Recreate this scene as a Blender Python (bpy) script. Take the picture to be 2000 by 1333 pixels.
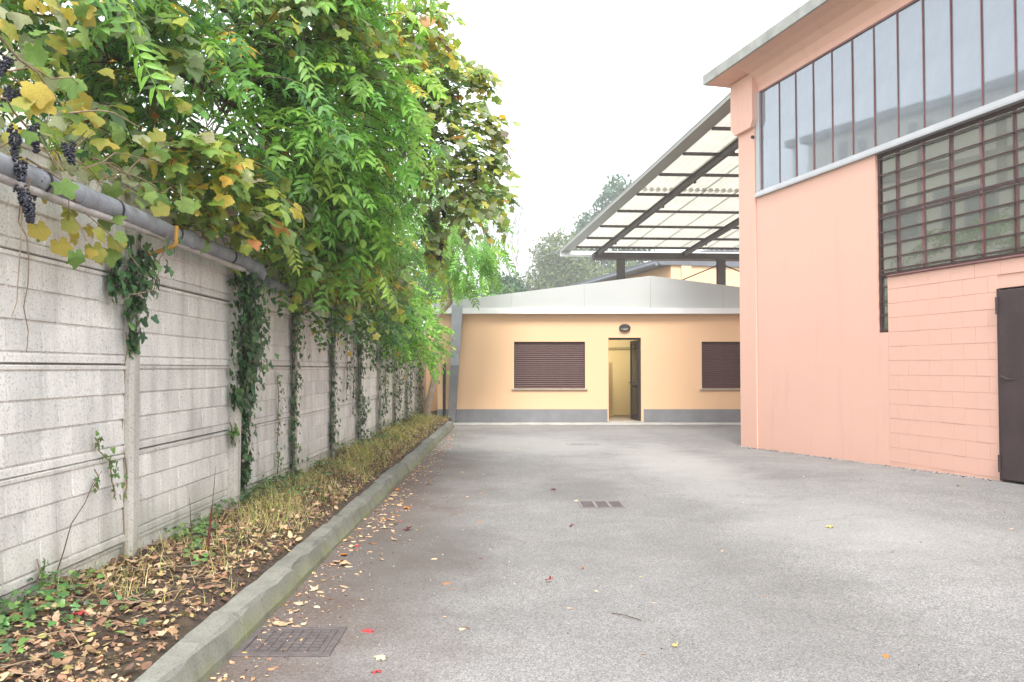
import bpy, math, random
import numpy as np
from mathutils import Vector, Matrix

for o in list(bpy.data.objects):
    bpy.data.objects.remove(o)
scene = bpy.context.scene
COL = scene.collection
R = math.radians
rng = np.random.default_rng(7)
random.seed(7)

# ------------------------------------------------------------------ camera
cam_d = bpy.data.cameras.new('camera')
cam = bpy.data.objects.new('camera', cam_d)
COL.objects.link(cam)
cam_d.sensor_width = 36.0
cam_d.lens = 36.0 * 1690.0 / 2000.0
cam_d.clip_start = 0.05
cam_d.clip_end = 3000.0
cam.location = (0, 0, 1.37)
cam.rotation_euler = (R(90) + math.atan(54 / 1690.0), 0, 0)
scene.camera = cam

# ------------------------------------------------------------------ world, sun, exposure
SUN_ELEV, SUN_AZ = R(50), R(178)          # azimuth clockwise from +Y: behind the camera
world = bpy.data.worlds.new('World')
scene.world = world
world.use_nodes = True
wn, wl = world.node_tree.nodes, world.node_tree.links
wn.clear()
w_out = wn.new('ShaderNodeOutputWorld')
w_bg = wn.new('ShaderNodeBackground')
w_sky = wn.new('ShaderNodeTexSky')
w_sky.sky_type = 'NISHITA'
w_sky.sun_disc = False
w_sky.sun_elevation = SUN_ELEV
w_sky.sun_rotation = SUN_AZ
w_sky.dust_density = 4.0
w_mix = wn.new('ShaderNodeMix')
w_mix.data_type = 'RGBA'
w_mix.inputs[0].default_value = 0.88      # an overcast veil over the clear sky
w_mix.inputs[7].default_value = (7.6, 7.95, 8.2, 1)
w_bg.inputs[1].default_value = 0.095
wl.new(w_sky.outputs[0], w_mix.inputs[6])
wl.new(w_mix.outputs[2], w_bg.inputs[0])
wl.new(w_bg.outputs[0], w_out.inputs[0])

sun_d = bpy.data.lights.new('sun', 'SUN')
sun_d.energy = 1.5
sun_d.angle = R(22)
sun_d.color = (1.0, 0.95, 0.88)
sun = bpy.data.objects.new('sun', sun_d)
COL.objects.link(sun)
sdir = Vector((math.sin(SUN_AZ) * math.cos(SUN_ELEV), math.cos(SUN_AZ) * math.cos(SUN_ELEV), math.sin(SUN_ELEV)))
sun.rotation_euler = sdir.to_track_quat('Z', 'Y').to_euler()

vs = scene.view_settings
vs.view_transform = 'Standard'
vs.look = 'None'
vs.gamma = 1.0
vs.use_curve_mapping = False
vs.exposure = 1.86
cy = scene.cycles
cy.use_denoising = True
cy.max_bounces = 8
cy.diffuse_bounces = 4
cy.transmission_bounces = 6
cy.transparent_max_bounces = 12
cy.volume_bounces = 1
cy.caustics_reflective = False
cy.caustics_refractive = False

# ------------------------------------------------------------------ object helpers
def tag(o, label=None, cat=None, group=None, kind=None):
    if label: o['label'] = label
    if cat: o['category'] = cat
    if group: o['group'] = group
    if kind: o['kind'] = kind
    return o

def empty(name, loc=(0, 0, 0), rz=0.0, parent=None):
    o = bpy.data.objects.new(name, None)
    COL.objects.link(o)
    o.location = loc
    o.rotation_euler = (0, 0, rz)
    o.empty_display_size = 0.2
    if parent: o.parent = parent
    return o

def link(name, me, parent=None, loc=(0, 0, 0), rot=(0, 0, 0), scale=(1, 1, 1)):
    o = bpy.data.objects.new(name, me)
    COL.objects.link(o)
    if parent: o.parent = parent
    o.location = loc
    o.rotation_euler = rot
    o.scale = scale
    return o

class MB:
    """collects boxes, prisms and tubes, links them as one mesh"""
    def __init__(s):
        s.v, s.f, s.sm = [], [], []
    def add(s, vs_, fs, smooth=False):
        n = len(s.v)
        s.v += [tuple(map(float, p)) for p in vs_]
        for f in fs:
            s.f.append(tuple(i + n for i in f))
            s.sm.append(smooth)
        return s
    def box(s, x0, x1, y0, y1, z0, z1, bev=0.0):
        if bev <= 0:
            return s.add([(x0, y0, z0), (x1, y0, z0), (x1, y1, z0), (x0, y1, z0), (x0, y0, z1), (x1, y0, z1), (x1, y1, z1), (x0, y1, z1)],
                         [(0, 3, 2, 1), (4, 5, 6, 7), (0, 1, 5, 4), (1, 2, 6, 5), (2, 3, 7, 6), (3, 0, 4, 7)])
        b = bev
        xs, ys, zs = (x0, x1), (y0, y1), (z0, z1)
        V, idx = [], {}
        for i in (0, 1):
            for j in (0, 1):
                for k in (0, 1):
                    X, Y, Z = xs[i], ys[j], zs[k]
                    dx, dy, dz = (b if i == 0 else -b), (b if j == 0 else -b), (b if k == 0 else -b)
                    for a, p in (('x', (X, Y + dy, Z + dz)), ('y', (X + dx, Y, Z + dz)), ('z', (X + dx, Y + dy, Z))):
                        idx[(i, j, k, a)] = len(V); V.append(p)
        F = []
        for i in (0, 1):
            q = [idx[(i, 0, 0, 'x')], idx[(i, 1, 0, 'x')], idx[(i, 1, 1, 'x')], idx[(i, 0, 1, 'x')]]
            F.append(tuple(q if i else q[::-1]))
        for j in (0, 1):
            q = [idx[(0, j, 0, 'y')], idx[(0, j, 1, 'y')], idx[(1, j, 1, 'y')], idx[(1, j, 0, 'y')]]
            F.append(tuple(q if j else q[::-1]))
        for k in (0, 1):
            q = [idx[(0, 0, k, 'z')], idx[(1, 0, k, 'z')], idx[(1, 1, k, 'z')], idx[(0, 1, k, 'z')]]
            F.append(tuple(q if k else q[::-1]))
        for i in (0, 1):
            for j in (0, 1):
                q = [idx[(i, j, 0, 'x')], idx[(i, j, 1, 'x')], idx[(i, j, 1, 'y')], idx[(i, j, 0, 'y')]]
                F.append(tuple(q if (i != j) else q[::-1]))
        for i in (0, 1):
            for k in (0, 1):
                q = [idx[(i, 0, k, 'x')], idx[(i, 1, k, 'x')], idx[(i, 1, k, 'z')], idx[(i, 0, k, 'z')]]
                F.append(tuple(q if (i == k) else q[::-1]))
        for j in (0, 1):
            for k in (0, 1):
                q = [idx[(0, j, k, 'y')], idx[(1, j, k, 'y')], idx[(1, j, k, 'z')], idx[(0, j, k, 'z')]]
                F.append(tuple(q if (j != k) else q[::-1]))
        for i in (0, 1):
            for j in (0, 1):
                for k in (0, 1):
                    q = [idx[(i, j, k, a)] for a in 'xyz']
                    F.append(tuple(q if (i + j + k) % 2 else q[::-1]))
        return s.add(V, F)
    def prism(s, poly, axis, a, b):
        """poly in the two other axes (order x,y,z without axis) extruded from a to b"""
        n = len(poly)
        def P(p, t):
            if axis == 'x': return (t, p[0], p[1])
            if axis == 'y': return (p[0], t, p[1])
            return (p[0], p[1], t)
        V = [P(p, a) for p in poly] + [P(p, b) for p in poly]
        F = [tuple(range(n))[::-1], tuple(range(n, 2 * n))] + [(i, (i + 1) % n, n + (i + 1) % n, n + i) for i in range(n)]
        return s.add(V, F)
    def tube(s, pts, rad, sides=8, caps=True, smooth=True):
        pts = [Vector(p) for p in pts]
        n = len(pts)
        if not hasattr(rad, '__len__'): rad = [rad] * n
        V, F = [], []
        up = Vector((0, 0, 1))
        prev = None
        for i, p in enumerate(pts):
            t = (pts[min(i + 1, n - 1)] - pts[max(i - 1, 0)])
            t = t.normalized() if t.length > 1e-9 else Vector((0, 0, 1))
            if prev is None:
                a = t.cross(up if abs(t.z) < 0.95 else Vector((1, 0, 0))).normalized()
            else:
                a = (prev - t * prev.dot(t)).normalized()
            prev = a
            b = t.cross(a)
            for k in range(sides):
                an = 2 * math.pi * k / sides
                V.append(p + (a * math.cos(an) + b * math.sin(an)) * rad[i])
        for i in range(n - 1):
            for k in range(sides):
                k2 = (k + 1) % sides
                F.append((i * sides + k, i * sides + k2, (i + 1) * sides + k2, (i + 1) * sides + k))
        s.add(V, F, smooth)
        if caps:
            s.add(V[:sides], [tuple(range(sides))[::-1]])
            s.add(V[-sides:], [tuple(range(sides))])
        return s
    def mesh(s, name, mat):
        me = bpy.data.meshes.new(name)
        me.from_pydata(s.v, [], s.f)
        me.polygons.foreach_set('use_smooth', s.sm)
        if mat: me.materials.append(mat)
        me.update()
        return me
    def build(s, name, mat, parent=None, **k):
        return link(name, s.mesh(name, mat), parent, **k)

def tri_mesh(name, V, F, mat, colors=None, smooth=False):
    me = bpy.data.meshes.new(name)
    nv, nf = len(V), len(F)
    me.vertices.add(nv)
    me.vertices.foreach_set('co', np.ascontiguousarray(V, dtype=np.float32).ravel())
    me.loops.add(nf * 3)
    me.loops.foreach_set('vertex_index', np.ascontiguousarray(F, dtype=np.int32).ravel())
    me.polygons.add(nf)
    me.polygons.foreach_set('loop_start', np.arange(0, nf * 3, 3, dtype=np.int32))
    me.polygons.foreach_set('loop_total', np.full(nf, 3, dtype=np.int32))
    if smooth: me.polygons.foreach_set('use_smooth', np.ones(nf, dtype=bool))
    if colors is not None:
        at = me.attributes.new('tint', 'FLOAT_COLOR', 'POINT')
        c = np.ones((nv, 4), dtype=np.float32); c[:, :3] = colors
        at.data.foreach_set('color', c.ravel())
    if mat: me.materials.append(mat)
    me.update(calc_edges=True)
    me.validate()
    return me

# ------------------------------------------------------------------ materials
def nt(name):
    m = bpy.data.materials.new(name)
    m.use_nodes = True
    n, l = m.node_tree.nodes, m.node_tree.links
    return m, n, l, n['Principled BSDF']

def noise(n, l, co, scale, detail=4, rough=0.55, dist=0.0):
    t = n.new('ShaderNodeTexNoise')
    t.inputs['Scale'].default_value = scale
    t.inputs['Detail'].default_value = detail
    t.inputs['Roughness'].default_value = rough
    t.inputs['Distortion'].default_value = dist
    if co is not None: l.new(co, t.inputs['Vector'])
    return t.outputs[0]

def ramp(n, l, fac, stops):
    r = n.new('ShaderNodeValToRGB')
    el = r.color_ramp.elements
    while len(el) < len(stops): el.new(0.5)
    for e, (p, c) in zip(el, stops):
        e.position = p
        e.color = (c, c, c, 1) if not hasattr(c, '__len__') else (*c, 1)
    l.new(fac, r.inputs[0])
    return r.outputs[0]

def mixc(n, l, fac, a, b, mode='MIX'):
    m = n.new('ShaderNodeMix')
    m.data_type = 'RGBA'
    m.blend_type = mode
    for sock, v in ((m.inputs[0], fac), (m.inputs[6], a), (m.inputs[7], b)):
        if hasattr(v, 'is_output'): l.new(v, sock)
        elif hasattr(v, '__len__'): sock.default_value = (*v[:3], 1)
        else: sock.default_value = v
    return m.outputs[2]

def mathn(n, l, op, a, b=None, clamp=False):
    m = n.new('ShaderNodeMath')
    m.operation = op
    m.use_clamp = clamp
    for sock, v in ((m.inputs[0], a), (m.inputs[1], b)):
        if v is None: continue
        if hasattr(v, 'is_output'): l.new(v, sock)
        else: sock.default_value = v
    return m.outputs[0]

def coords(n, kind='Object', scale=(1, 1, 1)):
    return None

def objco(n, l, scale=None, world_space=False):
    if world_space:
        c = n.new('ShaderNodeNewGeometry').outputs['Position']
    else:
        c = n.new('ShaderNodeTexCoord').outputs['Object']
    if scale is None: return c
    mp = n.new('ShaderNodeMapping')
    mp.inputs['Scale'].default_value = scale
    l.new(c, mp.inputs[0])
    return mp.outputs[0]

def bump(n, l, bsdf, h, strength=0.3, dist=0.01):
    b = n.new('ShaderNodeBump')
    b.inputs['Strength'].default_value = strength
    b.inputs['Distance'].default_value = dist
    l.new(h, b.inputs['Height'])
    l.new(b.outputs[0], bsdf.inputs['Normal'])

def plain(name, col, rough=0.6, metal=0.0, var=0.12, scale=6.0, bumps=0.1, spec=0.4, fine=60.0):
    m, n, l, b = nt(name)
    co = objco(n, l)
    a = noise(n, l, co, scale, 5, 0.6)
    f = noise(n, l, co, fine, 3, 0.6)
    v = ramp(n, l, a, [(0.3, 1 - var), (0.7, 1 + var * 0.6)])
    c = mixc(n, l, 1.0, col, v, 'MULTIPLY')
    f2 = ramp(n, l, f, [(0.3, 1 - var * 0.5), (0.7, 1 + var * 0.3)])
    c = mixc(n, l, 1.0, c, f2, 'MULTIPLY')
    l.new(c, b.inputs['Base Color'])
    b.inputs['Roughness'].default_value = rough
    b.inputs['Metallic'].default_value = metal
    b.inputs['Specular IOR Level'].default_value = spec
    if bumps: bump(n, l, b, f, bumps, 0.004)
    return m

def plaster(name, col, streak=0.10, dirt=(0.45, 0.36, 0.28)):
    m, n, l, b = nt(name)
    co = objco(n, l)
    big = noise(n, l, co, 0.8, 5, 0.6)
    mid = noise(n, l, objco(n, l, (2.2, 2.2, 0.35)), 1.6, 5, 0.65)
    fine = noise(n, l, co, 90, 4, 0.6)
    c = mixc(n, l, ramp(n, l, big, [(0.3, 0.0), (0.75, 0.5)]), col, tuple(min(1, x * 1.06) for x in col))
    c = mixc(n, l, mathn(n, l, 'MULTIPLY', ramp(n, l, mid, [(0.55, 0.0), (0.8, 1.0)]), streak), c, dirt)
    spots = noise(n, l, co, 5.0, 6, 0.75)
    c = mixc(n, l, mathn(n, l, 'MULTIPLY', ramp(n, l, spots, [(0.66, 0.0), (0.72, 1.0)]), 0.22), c, dirt)
    l.new(c, b.inputs['Base Color'])
    b.inputs['Roughness'].default_value = 0.85
    b.inputs['Specular IOR Level'].default_value = 0.2
    h = mathn(n, l, 'ADD', mathn(n, l, 'MULTIPLY', fine, 0.5), noise(n, l, co, 14, 4, 0.6))
    bump(n, l, b, h, 0.22, 0.008)
    return m

def concrete(name, col, moss=0.5, per_object=True, low=0.1, high=0.55):
    """weathered precast concrete: pores, vertical weathering, algae towards the soil"""
    m, n, l, b = nt(name)
    P = objco(n, l, world_space=True)
    big = noise(n, l, P, 1.7, 5, 0.65)
    mp = n.new('ShaderNodeMapping'); mp.inputs['Scale'].default_value = (7, 7, 0.9)
    l.new(P, mp.inputs[0])
    streak = noise(n, l, mp.outputs[0], 1.0, 5, 0.6)
    pores = noise(n, l, P, 70, 4, 0.7)
    c = mixc(n, l, 1.0, col, ramp(n, l, big, [(0.25, 0.80), (0.75, 1.10)]), 'MULTIPLY')
    c = mixc(n, l, 1.0, c, ramp(n, l, streak, [(0.28, 0.80), (0.55, 1.05)]), 'MULTIPLY')
    c = mixc(n, l, 1.0, c, ramp(n, l, pores, [(0.32, 0.55), (0.46, 1.0), (0.8, 1.1)]), 'MULTIPLY')
    if per_object:
        oi = n.new('ShaderNodeObjectInfo')
        c = mixc(n, l, 1.0, c, ramp(n, l, oi.outputs['Random'], [(0.0, 0.88), (1.0, 1.08)]), 'MULTIPLY')
    sep = n.new('ShaderNodeSeparateXYZ'); l.new(P, sep.inputs[0])
    mr = n.new('ShaderNodeMapRange'); mr.inputs[1].default_value = low; mr.inputs[2].default_value = high
    mr.inputs[3].default_value = 1.0; mr.inputs[4].default_value = 0.0
    l.new(sep.outputs[2], mr.inputs[0])
    mo = mathn(n, l, 'MULTIPLY', mr.outputs[0], ramp(n, l, noise(n, l, P, 3.5, 5, 0.7), [(0.35, 0.15), (0.65, 1.0)]))
    c = mixc(n, l, mathn(n, l, 'MULTIPLY', mo, moss, True), c, (0.22, 0.24, 0.10))
    # yellow lichen dots
    li = ramp(n, l, noise(n, l, P, 11, 4, 0.7), [(0.68, 0.0), (0.74, 1.0)])
    c = mixc(n, l, mathn(n, l, 'MULTIPLY', li, 0.45), c, (0.36, 0.31, 0.14))
    l.new(c, b.inputs['Base Color'])
    b.inputs['Roughness'].default_value = 0.92
    b.inputs['Specular IOR Level'].default_value = 0.15
    bump(n, l, b, pores, 0.35, 0.006)
    return m

def leaf_mat(name, trans=0.45, rough=0.45, spec=0.35, warm=(1.25, 1.3, 0.7)):
    m, n, l, b = nt(name)
    a = n.new('ShaderNodeAttribute'); a.attribute_name = 'tint'
    co = objco(n, l)
    v = ramp(n, l, noise(n, l, co, 25, 3, 0.6), [(0.3, 0.8), (0.7, 1.15)])
    c = mixc(n, l, 1.0, a.outputs['Color'], v, 'MULTIPLY')
    l.new(c, b.inputs['Base Color'])
    b.inputs['Roughness'].default_value = rough
    b.inputs['Specular IOR Level'].default_value = spec
    t = n.new('ShaderNodeBsdfTranslucent')
    l.new(mixc(n, l, 1.0, c, warm, 'MULTIPLY'), t.inputs[0])
    ms = n.new('ShaderNodeMixShader')
    ms.inputs[0].default_value = trans
    l.new(b.outputs[0], ms.inputs[1]); l.new(t.outputs[0], ms.inputs[2])
    l.new(ms.outputs[0], n['Material Output'].inputs[0])
    return m

M = {}
M['fence'] = concrete('weathered_fence_concrete', (0.76, 0.735, 0.695), 0.75)
M['post'] = concrete('post_concrete', (0.58, 0.545, 0.50), 0.6)
M['kerb'] = concrete('kerb_concrete', (0.20, 0.198, 0.175), 0.8, True, 0.02, 0.13)
M['pink'] = plaster('salmon_plaster', (0.76, 0.46, 0.37), 0.30, (.52, .32, .25))
M['pinkblock'] = plaster('salmon_painted_block', (0.75, 0.45, 0.36), 0.12, (.52, .32, .25))
M['yellow'] = plaster('apricot_plaster', (0.69, 0.46, 0.285), 0.20)
M['cream'] = plaster('cream_plaster', (0.86, 0.80, 0.64), 0.1)
M['room'] = plaster('room_plaster', (0.72, 0.55, 0.24), 0.05)
M['plinth'] = plain('grey_plinth_paint', (0.20, 0.205, 0.22), 0.8, 0, 0.15, 3, 0.2)
M['downpipe'] = plain('grey_downpipe', (0.34, 0.36, 0.40), 0.6, 0, 0.15, 3, 0.1)
M['fascia'] = plain('grey_fascia_sheet', (0.42, 0.44, 0.435), 0.45, 0, 0.05, 0.7, 0.03)
M['gutter'] = plain('white_gutter_sheet', (0.66, 0.67, 0.67), 0.4, 0, 0.08, 2, 0.03)
M['shutter'] = plain('brown_shutter_plastic', (0.085, 0.038, 0.035), 0.45, 0, 0.15, 5, 0.05)
M['doorframe'] = plain('dark_brown_door_metal', (0.035, 0.022, 0.02), 0.45, 0, 0.2, 5, 0.05)
M['stone'] = plain('sill_stone', (0.38, 0.34, 0.30), 0.7, 0, 0.2, 8, 0.2)
M['strip'] = plain('pale_concrete_strip', (0.42, 0.42, 0.40), 0.9, 0, 0.3, 3, 0.3)
M['steel'] = plain('dark_brown_steel', (0.085, 0.070, 0.066), 0.55, 0, 0.2, 4, 0.1)
M['frame_grey'] = plain('grey_window_steel', (0.44, 0.44, 0.46), 0.5, 0, 0.1, 3, 0.05)
M['mullion'] = plain('red_brown_mullion_paint', (0.24, 0.11, 0.11), 0.55, 0, 0.2, 6, 0.1)
M['bar'] = plain('dark_brown_grille_paint', (0.075, 0.035, 0.034), 0.5, 0, 0.25, 8, 0.1)
M['gate'] = plain('purple_brown_gate_sheet', (0.060, 0.036, 0.040), 0.5, 0, 0.3, 2.5, 0.15)
M['eave'] = plain('eave_concrete_edge', (0.36, 0.36, 0.34), 0.85, 0, 0.25, 4, 0.3)
M['roofdark'] = plain('dark_roof_sheet', (0.13, 0.14, 0.16), 0.6, 0, 0.15, 2, 0.1)
M['verge'] = plain('grey_verge_sheet', (0.31, 0.305, 0.28), 0.5, 0, 0.1, 1, 0.03)
M['pipe'] = plain('weathered_grey_pipe', (0.27, 0.28, 0.31), 0.6, 0, 0.35, 5, 0.25)
M['conduit'] = plain('dirty_white_conduit', (0.46, 0.42, 0.40), 0.6, 0, 0.3, 9, 0.1)
M['ochre'] = plain('ochre_bracket_paint', (0.55, 0.28, 0.04), 0.55, 0, 0.2, 9, 0.1)
M['iron'] = plain('cast_iron', (0.125, 0.105, 0.105), 0.7, 0.2, 0.3, 14, 0.4)
M['black'] = plain('black_pipe', (0.03, 0.03, 0.03), 0.6, 0, 0.2, 8, 0.1)
M['hallfloor'] = plain('hall_inside', (0.30, 0.29, 0.26), 0.9, 0, 0.2, 1, 0.1)
M['hallwall'] = plain('hall_inside_wall', (0.55, 0.53, 0.46), 0.9, 0, 0.2, 1, 0.1)
M['lamp'] = plain('opal_lamp_glass', (0.55, 0.52, 0.46), 0.3, 0, 0.05, 8, 0.0)
M['roomfloor'] = plain('room_floor_tile', (0.30, 0.24, 0.17), 0.5, 0, 0.2, 6, 0.05)
M['bark'] = plain('grey_brown_bark', (0.13, 0.10, 0.075), 0.9, 0, 0.4, 9, 0.6, 0.1, 40)
M['palebark'] = plain('pale_smooth_bark', (0.40, 0.33, 0.25), 0.85, 0, 0.3, 7, 0.4, 0.1, 40)
M['birch'] = plain('silver_bark', (0.30, 0.30, 0.29), 0.9, 0, 0.25, 6, 0.2)
M['stem'] = plain('tan_vine_stem', (0.30, 0.22, 0.15), 0.85, 0, 0.35, 12, 0.3, 0.1)
M['darkstem'] = plain('dark_vine_stem', (0.10, 0.07, 0.05), 0.9, 0, 0.35, 12, 0.3, 0.1)
M['grape'] = plain('dark_blue_grape', (0.018, 0.018, 0.035), 0.35, 0, 0.4, 40, 0.0, 0.5)
M['leaf'] = leaf_mat('tree_leaf')
M['vineleaf'] = leaf_mat('vine_leaf', 0.45, 0.55, 0.25)
M['ivyleaf'] = leaf_mat('ivy_leaf', 0.12, 0.35, 0.45)
M['dryleaf'] = leaf_mat('dry_fallen_leaf', 0.15, 0.75, 0.15, (1.2, 1.0, 0.7))
M['grass'] = leaf_mat('grass_blade', 0.25, 0.6, 0.2)
M['far'] = leaf_mat('far_tree_leaf', 0.25, 0.7, 0.1)

def asphalt_mat():
    m, n, l, b = nt('worn_asphalt')
    P = objco(n, l, world_space=True)
    fine = noise(n, l, P, 130, 3, 0.7)
    grit = n.new('ShaderNodeTexVoronoi'); grit.inputs['Scale'].default_value = 95
    l.new(P, grit.inputs['Vector'])
    big = noise(n, l, P, 0.45, 5, 0.6)
    mid = noise(n, l, P, 2.4, 5, 0.65)
    c = ramp(n, l, fine, [(0.29, (0.092, 0.088, 0.087)), (0.50, (0.216, 0.209, 0.207)), (0.74, (0.385, 0.374, 0.368))])
    gs = ramp(n, l, grit.outputs['Color'], [(0.15, 0.72), (0.8, 1.20)])
    c = mixc(n, l, 1.0, c, gs, 'MULTIPLY')
    c = mixc(n, l, 1.0, c, ramp(n, l, big, [(0.30, 0.80), (0.70, 1.16)]), 'MULTIPLY')
    c = mixc(n, l, 1.0, c, ramp(n, l, mid, [(0.3, 0.88), (0.7, 1.06)]), 'MULTIPLY')
    sep = n.new('ShaderNodeSeparateXYZ'); l.new(P, sep.inputs[0])
    # earth washed out along the kerb: a ragged brown stain
    mr = n.new('ShaderNodeMapRange'); mr.inputs[1].default_value = -1.45; mr.inputs[2].default_value = 0.35
    mr.inputs[3].default_value = 1.0; mr.inputs[4].default_value = 0.0
    l.new(sep.outputs[0], mr.inputs[0])
    my = n.new('ShaderNodeMapRange'); my.inputs[1].default_value = 12.0; my.inputs[2].default_value = 16.0
    my.inputs[3].default_value = 1.0; my.inputs[4].default_value = 0.25
    l.new(sep.outputs[1], my.inputs[0])
    edge = mathn(n, l, 'ADD', mr.outputs[0], mathn(n, l, 'MULTIPLY', mathn(n, l, 'SUBTRACT', noise(n, l, P, 1.1, 6, 0.7), 0.5), 1.3))
    dm = mathn(n, l, 'MULTIPLY', ramp(n, l, edge, [(0.22, 0.0), (0.85, 0.88)]), my.outputs[0])
    dm = mathn(n, l, 'MULTIPLY', dm, ramp(n, l, noise(n, l, P, 45, 4, 0.7), [(0.3, 0.45), (0.6, 1.0)]))
    c = mixc(n, l, dm, c, (0.100, 0.066, 0.052))
    # dirty patch where water stands by the gully
    def spot(cx, cy, rx, ry):
        mp = n.new('ShaderNodeMapping'); mp.vector_type = 'POINT'
        mp.inputs['Location'].default_value = (-cx / rx, -cy / ry, 0)
        mp.inputs['Scale'].default_value = (1 / rx, 1 / ry, 0)
        l.new(P, mp.inputs[0])
        g = n.new('ShaderNodeVectorMath'); g.operation = 'LENGTH'
        l.new(mp.outputs[0], g.inputs[0])
        d = mathn(n, l, 'ADD', g.outputs['Value'], mathn(n, l, 'MULTIPLY', mathn(n, l, 'SUBTRACT', noise(n, l, P, 1.6, 5, 0.7), 0.5), 1.1))
        return ramp(n, l, d, [(0.45, 1.0), (1.0, 0.0)])
    for cx, cy, rx, ry, k in ((-0.75, 6.6, 0.75, 1.9, 0.45), (0.75, 9.9, 0.75, 1.3, 0.35), (-0.2, 11.5, 1.2, 1.6, 0.25), (3.2, 11.3, 1.5, 1.4, 0.18), (0.9, 6.4, 1.2, 0.9, 0.18), (1.7, 4.9, 0.7, 1.6, 0.22)):
        c = mixc(n, l, mathn(n, l, 'MULTIPLY', spot(cx, cy, rx, ry), k), c, (0.10, 0.092, 0.085))
    for cx, cy, rx, ry, k in ((2.4, 12.5, 0.9, 4.0, 0.45), (0.5, 15.5, 1.8, 2.0, 0.35), (2.8, 7.5, 1.2, 2.0, 0.25)):
        c = mixc(n, l, mathn(n, l, 'MULTIPLY', spot(cx, cy, rx, ry), k), c, (0.36, 0.35, 0.335))
    # hairline cracks, broken up
    wob = n.new('ShaderNodeVectorMath'); wob.operation = 'ADD'
    ns = n.new('ShaderNodeTexNoise'); ns.inputs['Scale'].default_value = 1.3; ns.inputs['Detail'].default_value = 6
    l.new(P, ns.inputs['Vector'])
    l.new(P, wob.inputs[0]); l.new(ns.outputs['Color'], wob.inputs[1])
    vc = n.new('ShaderNodeTexVoronoi'); vc.feature = 'DISTANCE_TO_EDGE'; vc.inputs['Scale'].default_value = 0.33
    l.new(wob.outputs[0], vc.inputs['Vector'])
    ck = ramp(n, l, vc.outputs['Distance'], [(0.0, 1.0), (0.006, 0.0)])
    ck = mathn(n, l, 'MULTIPLY', ck, ramp(n, l, noise(n, l, P, 0.7, 4, 0.6), [(0.48, 0.0), (0.62, 0.28)]))
    c = mixc(n, l, ck, c, (0.07, 0.065, 0.06))
    oil = ramp(n, l, noise(n, l, P, 3.2, 3, 0.6), [(0.72, 0.0), (0.78, 0.2)])
    c = mixc(n, l, oil, c, (0.09, 0.085, 0.08))
    l.new(c, b.inputs['Base Color'])
    b.inputs['Roughness'].default_value = 0.9
    b.inputs['Specular IOR Level'].default_value = 0.2
    h = mathn(n, l, 'ADD', fine, mathn(n, l, 'MULTIPLY', grit.outputs['Distance'], 0.8))
    bump(n, l, b, h, 0.5, 0.006)
    return m
M['asphalt'] = asphalt_mat()

def soil_mat():
    m, n, l, b = nt('leafy_soil')
    P = objco(n, l, world_space=True)
    a = noise(n, l, P, 28, 6, 0.75)
    c = ramp(n, l, a, [(0.25, (0.022, 0.014, 0.010)), (0.5, (0.075, 0.048, 0.034)), (0.75, (0.18, 0.125, 0.085))])
    c = mixc(n, l, ramp(n, l, noise(n, l, P, 2.0, 4, 0.6), [(0.45, 0.0), (0.7, 0.5)]), c, (0.10, 0.09, 0.04))
    l.new(c, b.inputs['Base Color'])
    b.inputs['Roughness'].default_value = 1.0
    bump(n, l, b, noise(n, l, P, 35, 6, 0.8), 1.0, 0.03)
    return m
M['soil'] = soil_mat()

def meadow_mat():
    m, n, l, b = nt('rough_ground')
    P = objco(n, l, world_space=True)
    c = ramp(n, l, noise(n, l, P, 0.6, 6, 0.7), [(0.3, (0.05, 0.06, 0.025)), (0.7, (0.13, 0.11, 0.06))])
    l.new(c, b.inputs['Base Color'])
    b.inputs['Roughness'].default_value = 1.0
    return m
M['ground'] = meadow_mat()

def glass_mat(name, refl, body, clear, rough=0.03, ior=2.2):
    """dusty window glass: mirror of the yard, grime that scatters, a little see-through"""
    m, n, l, b = nt(name)
    co = objco(n, l)
    v = ramp(n, l, noise(n, l, co, 1.3, 5, 0.7), [(0.3, 0.85), (0.7, 1.12)])
    l.new(mixc(n, l, 1.0, body, v, 'MULTIPLY'), b.inputs['Base Color'])
    b.inputs['Roughness'].default_value = 0.6
    b.inputs['Specular IOR Level'].default_value = 0.0
    tr = n.new('ShaderNodeBsdfTransparent')
    tr.inputs[0].default_value = (0.85, 0.9, 0.92, 1)
    m1 = n.new('ShaderNodeMixShader'); m1.inputs[0].default_value = clear
    l.new(b.outputs[0], m1.inputs[1]); l.new(tr.outputs[0], m1.inputs[2])
    g = n.new('ShaderNodeBsdfGlossy')
    g.inputs['Roughness'].default_value = rough
    g.inputs[0].default_value = (0.86, 0.92, 1.0, 1)
    fr = n.new('ShaderNodeFresnel'); fr.inputs[0].default_value = ior
    f = mathn(n, l, 'ADD', fr.outputs[0], refl, True)
    m2 = n.new('ShaderNodeMixShader')
    l.new(f, m2.inputs[0]); l.new(m1.outputs[0], m2.inputs[1]); l.new(g.outputs[0], m2.inputs[2])
    l.new(m2.outputs[0], n['Material Output'].inputs[0])
    return m
M['glass'] = glass_mat('sky_reflecting_glass', 0.06, (0.27, 0.295, 0.33), 0.25, 0.03, 1.8)
M['glass2'] = glass_mat('dusty_workshop_glass', 0.05, (0.30, 0.30, 0.25), 0.45, 0.02, 1.8)
M['doorglass'] = glass_mat('door_glass', 0.0, (0.3, 0.28, 0.2), 0.8, 0.03, 1.5)

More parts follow.
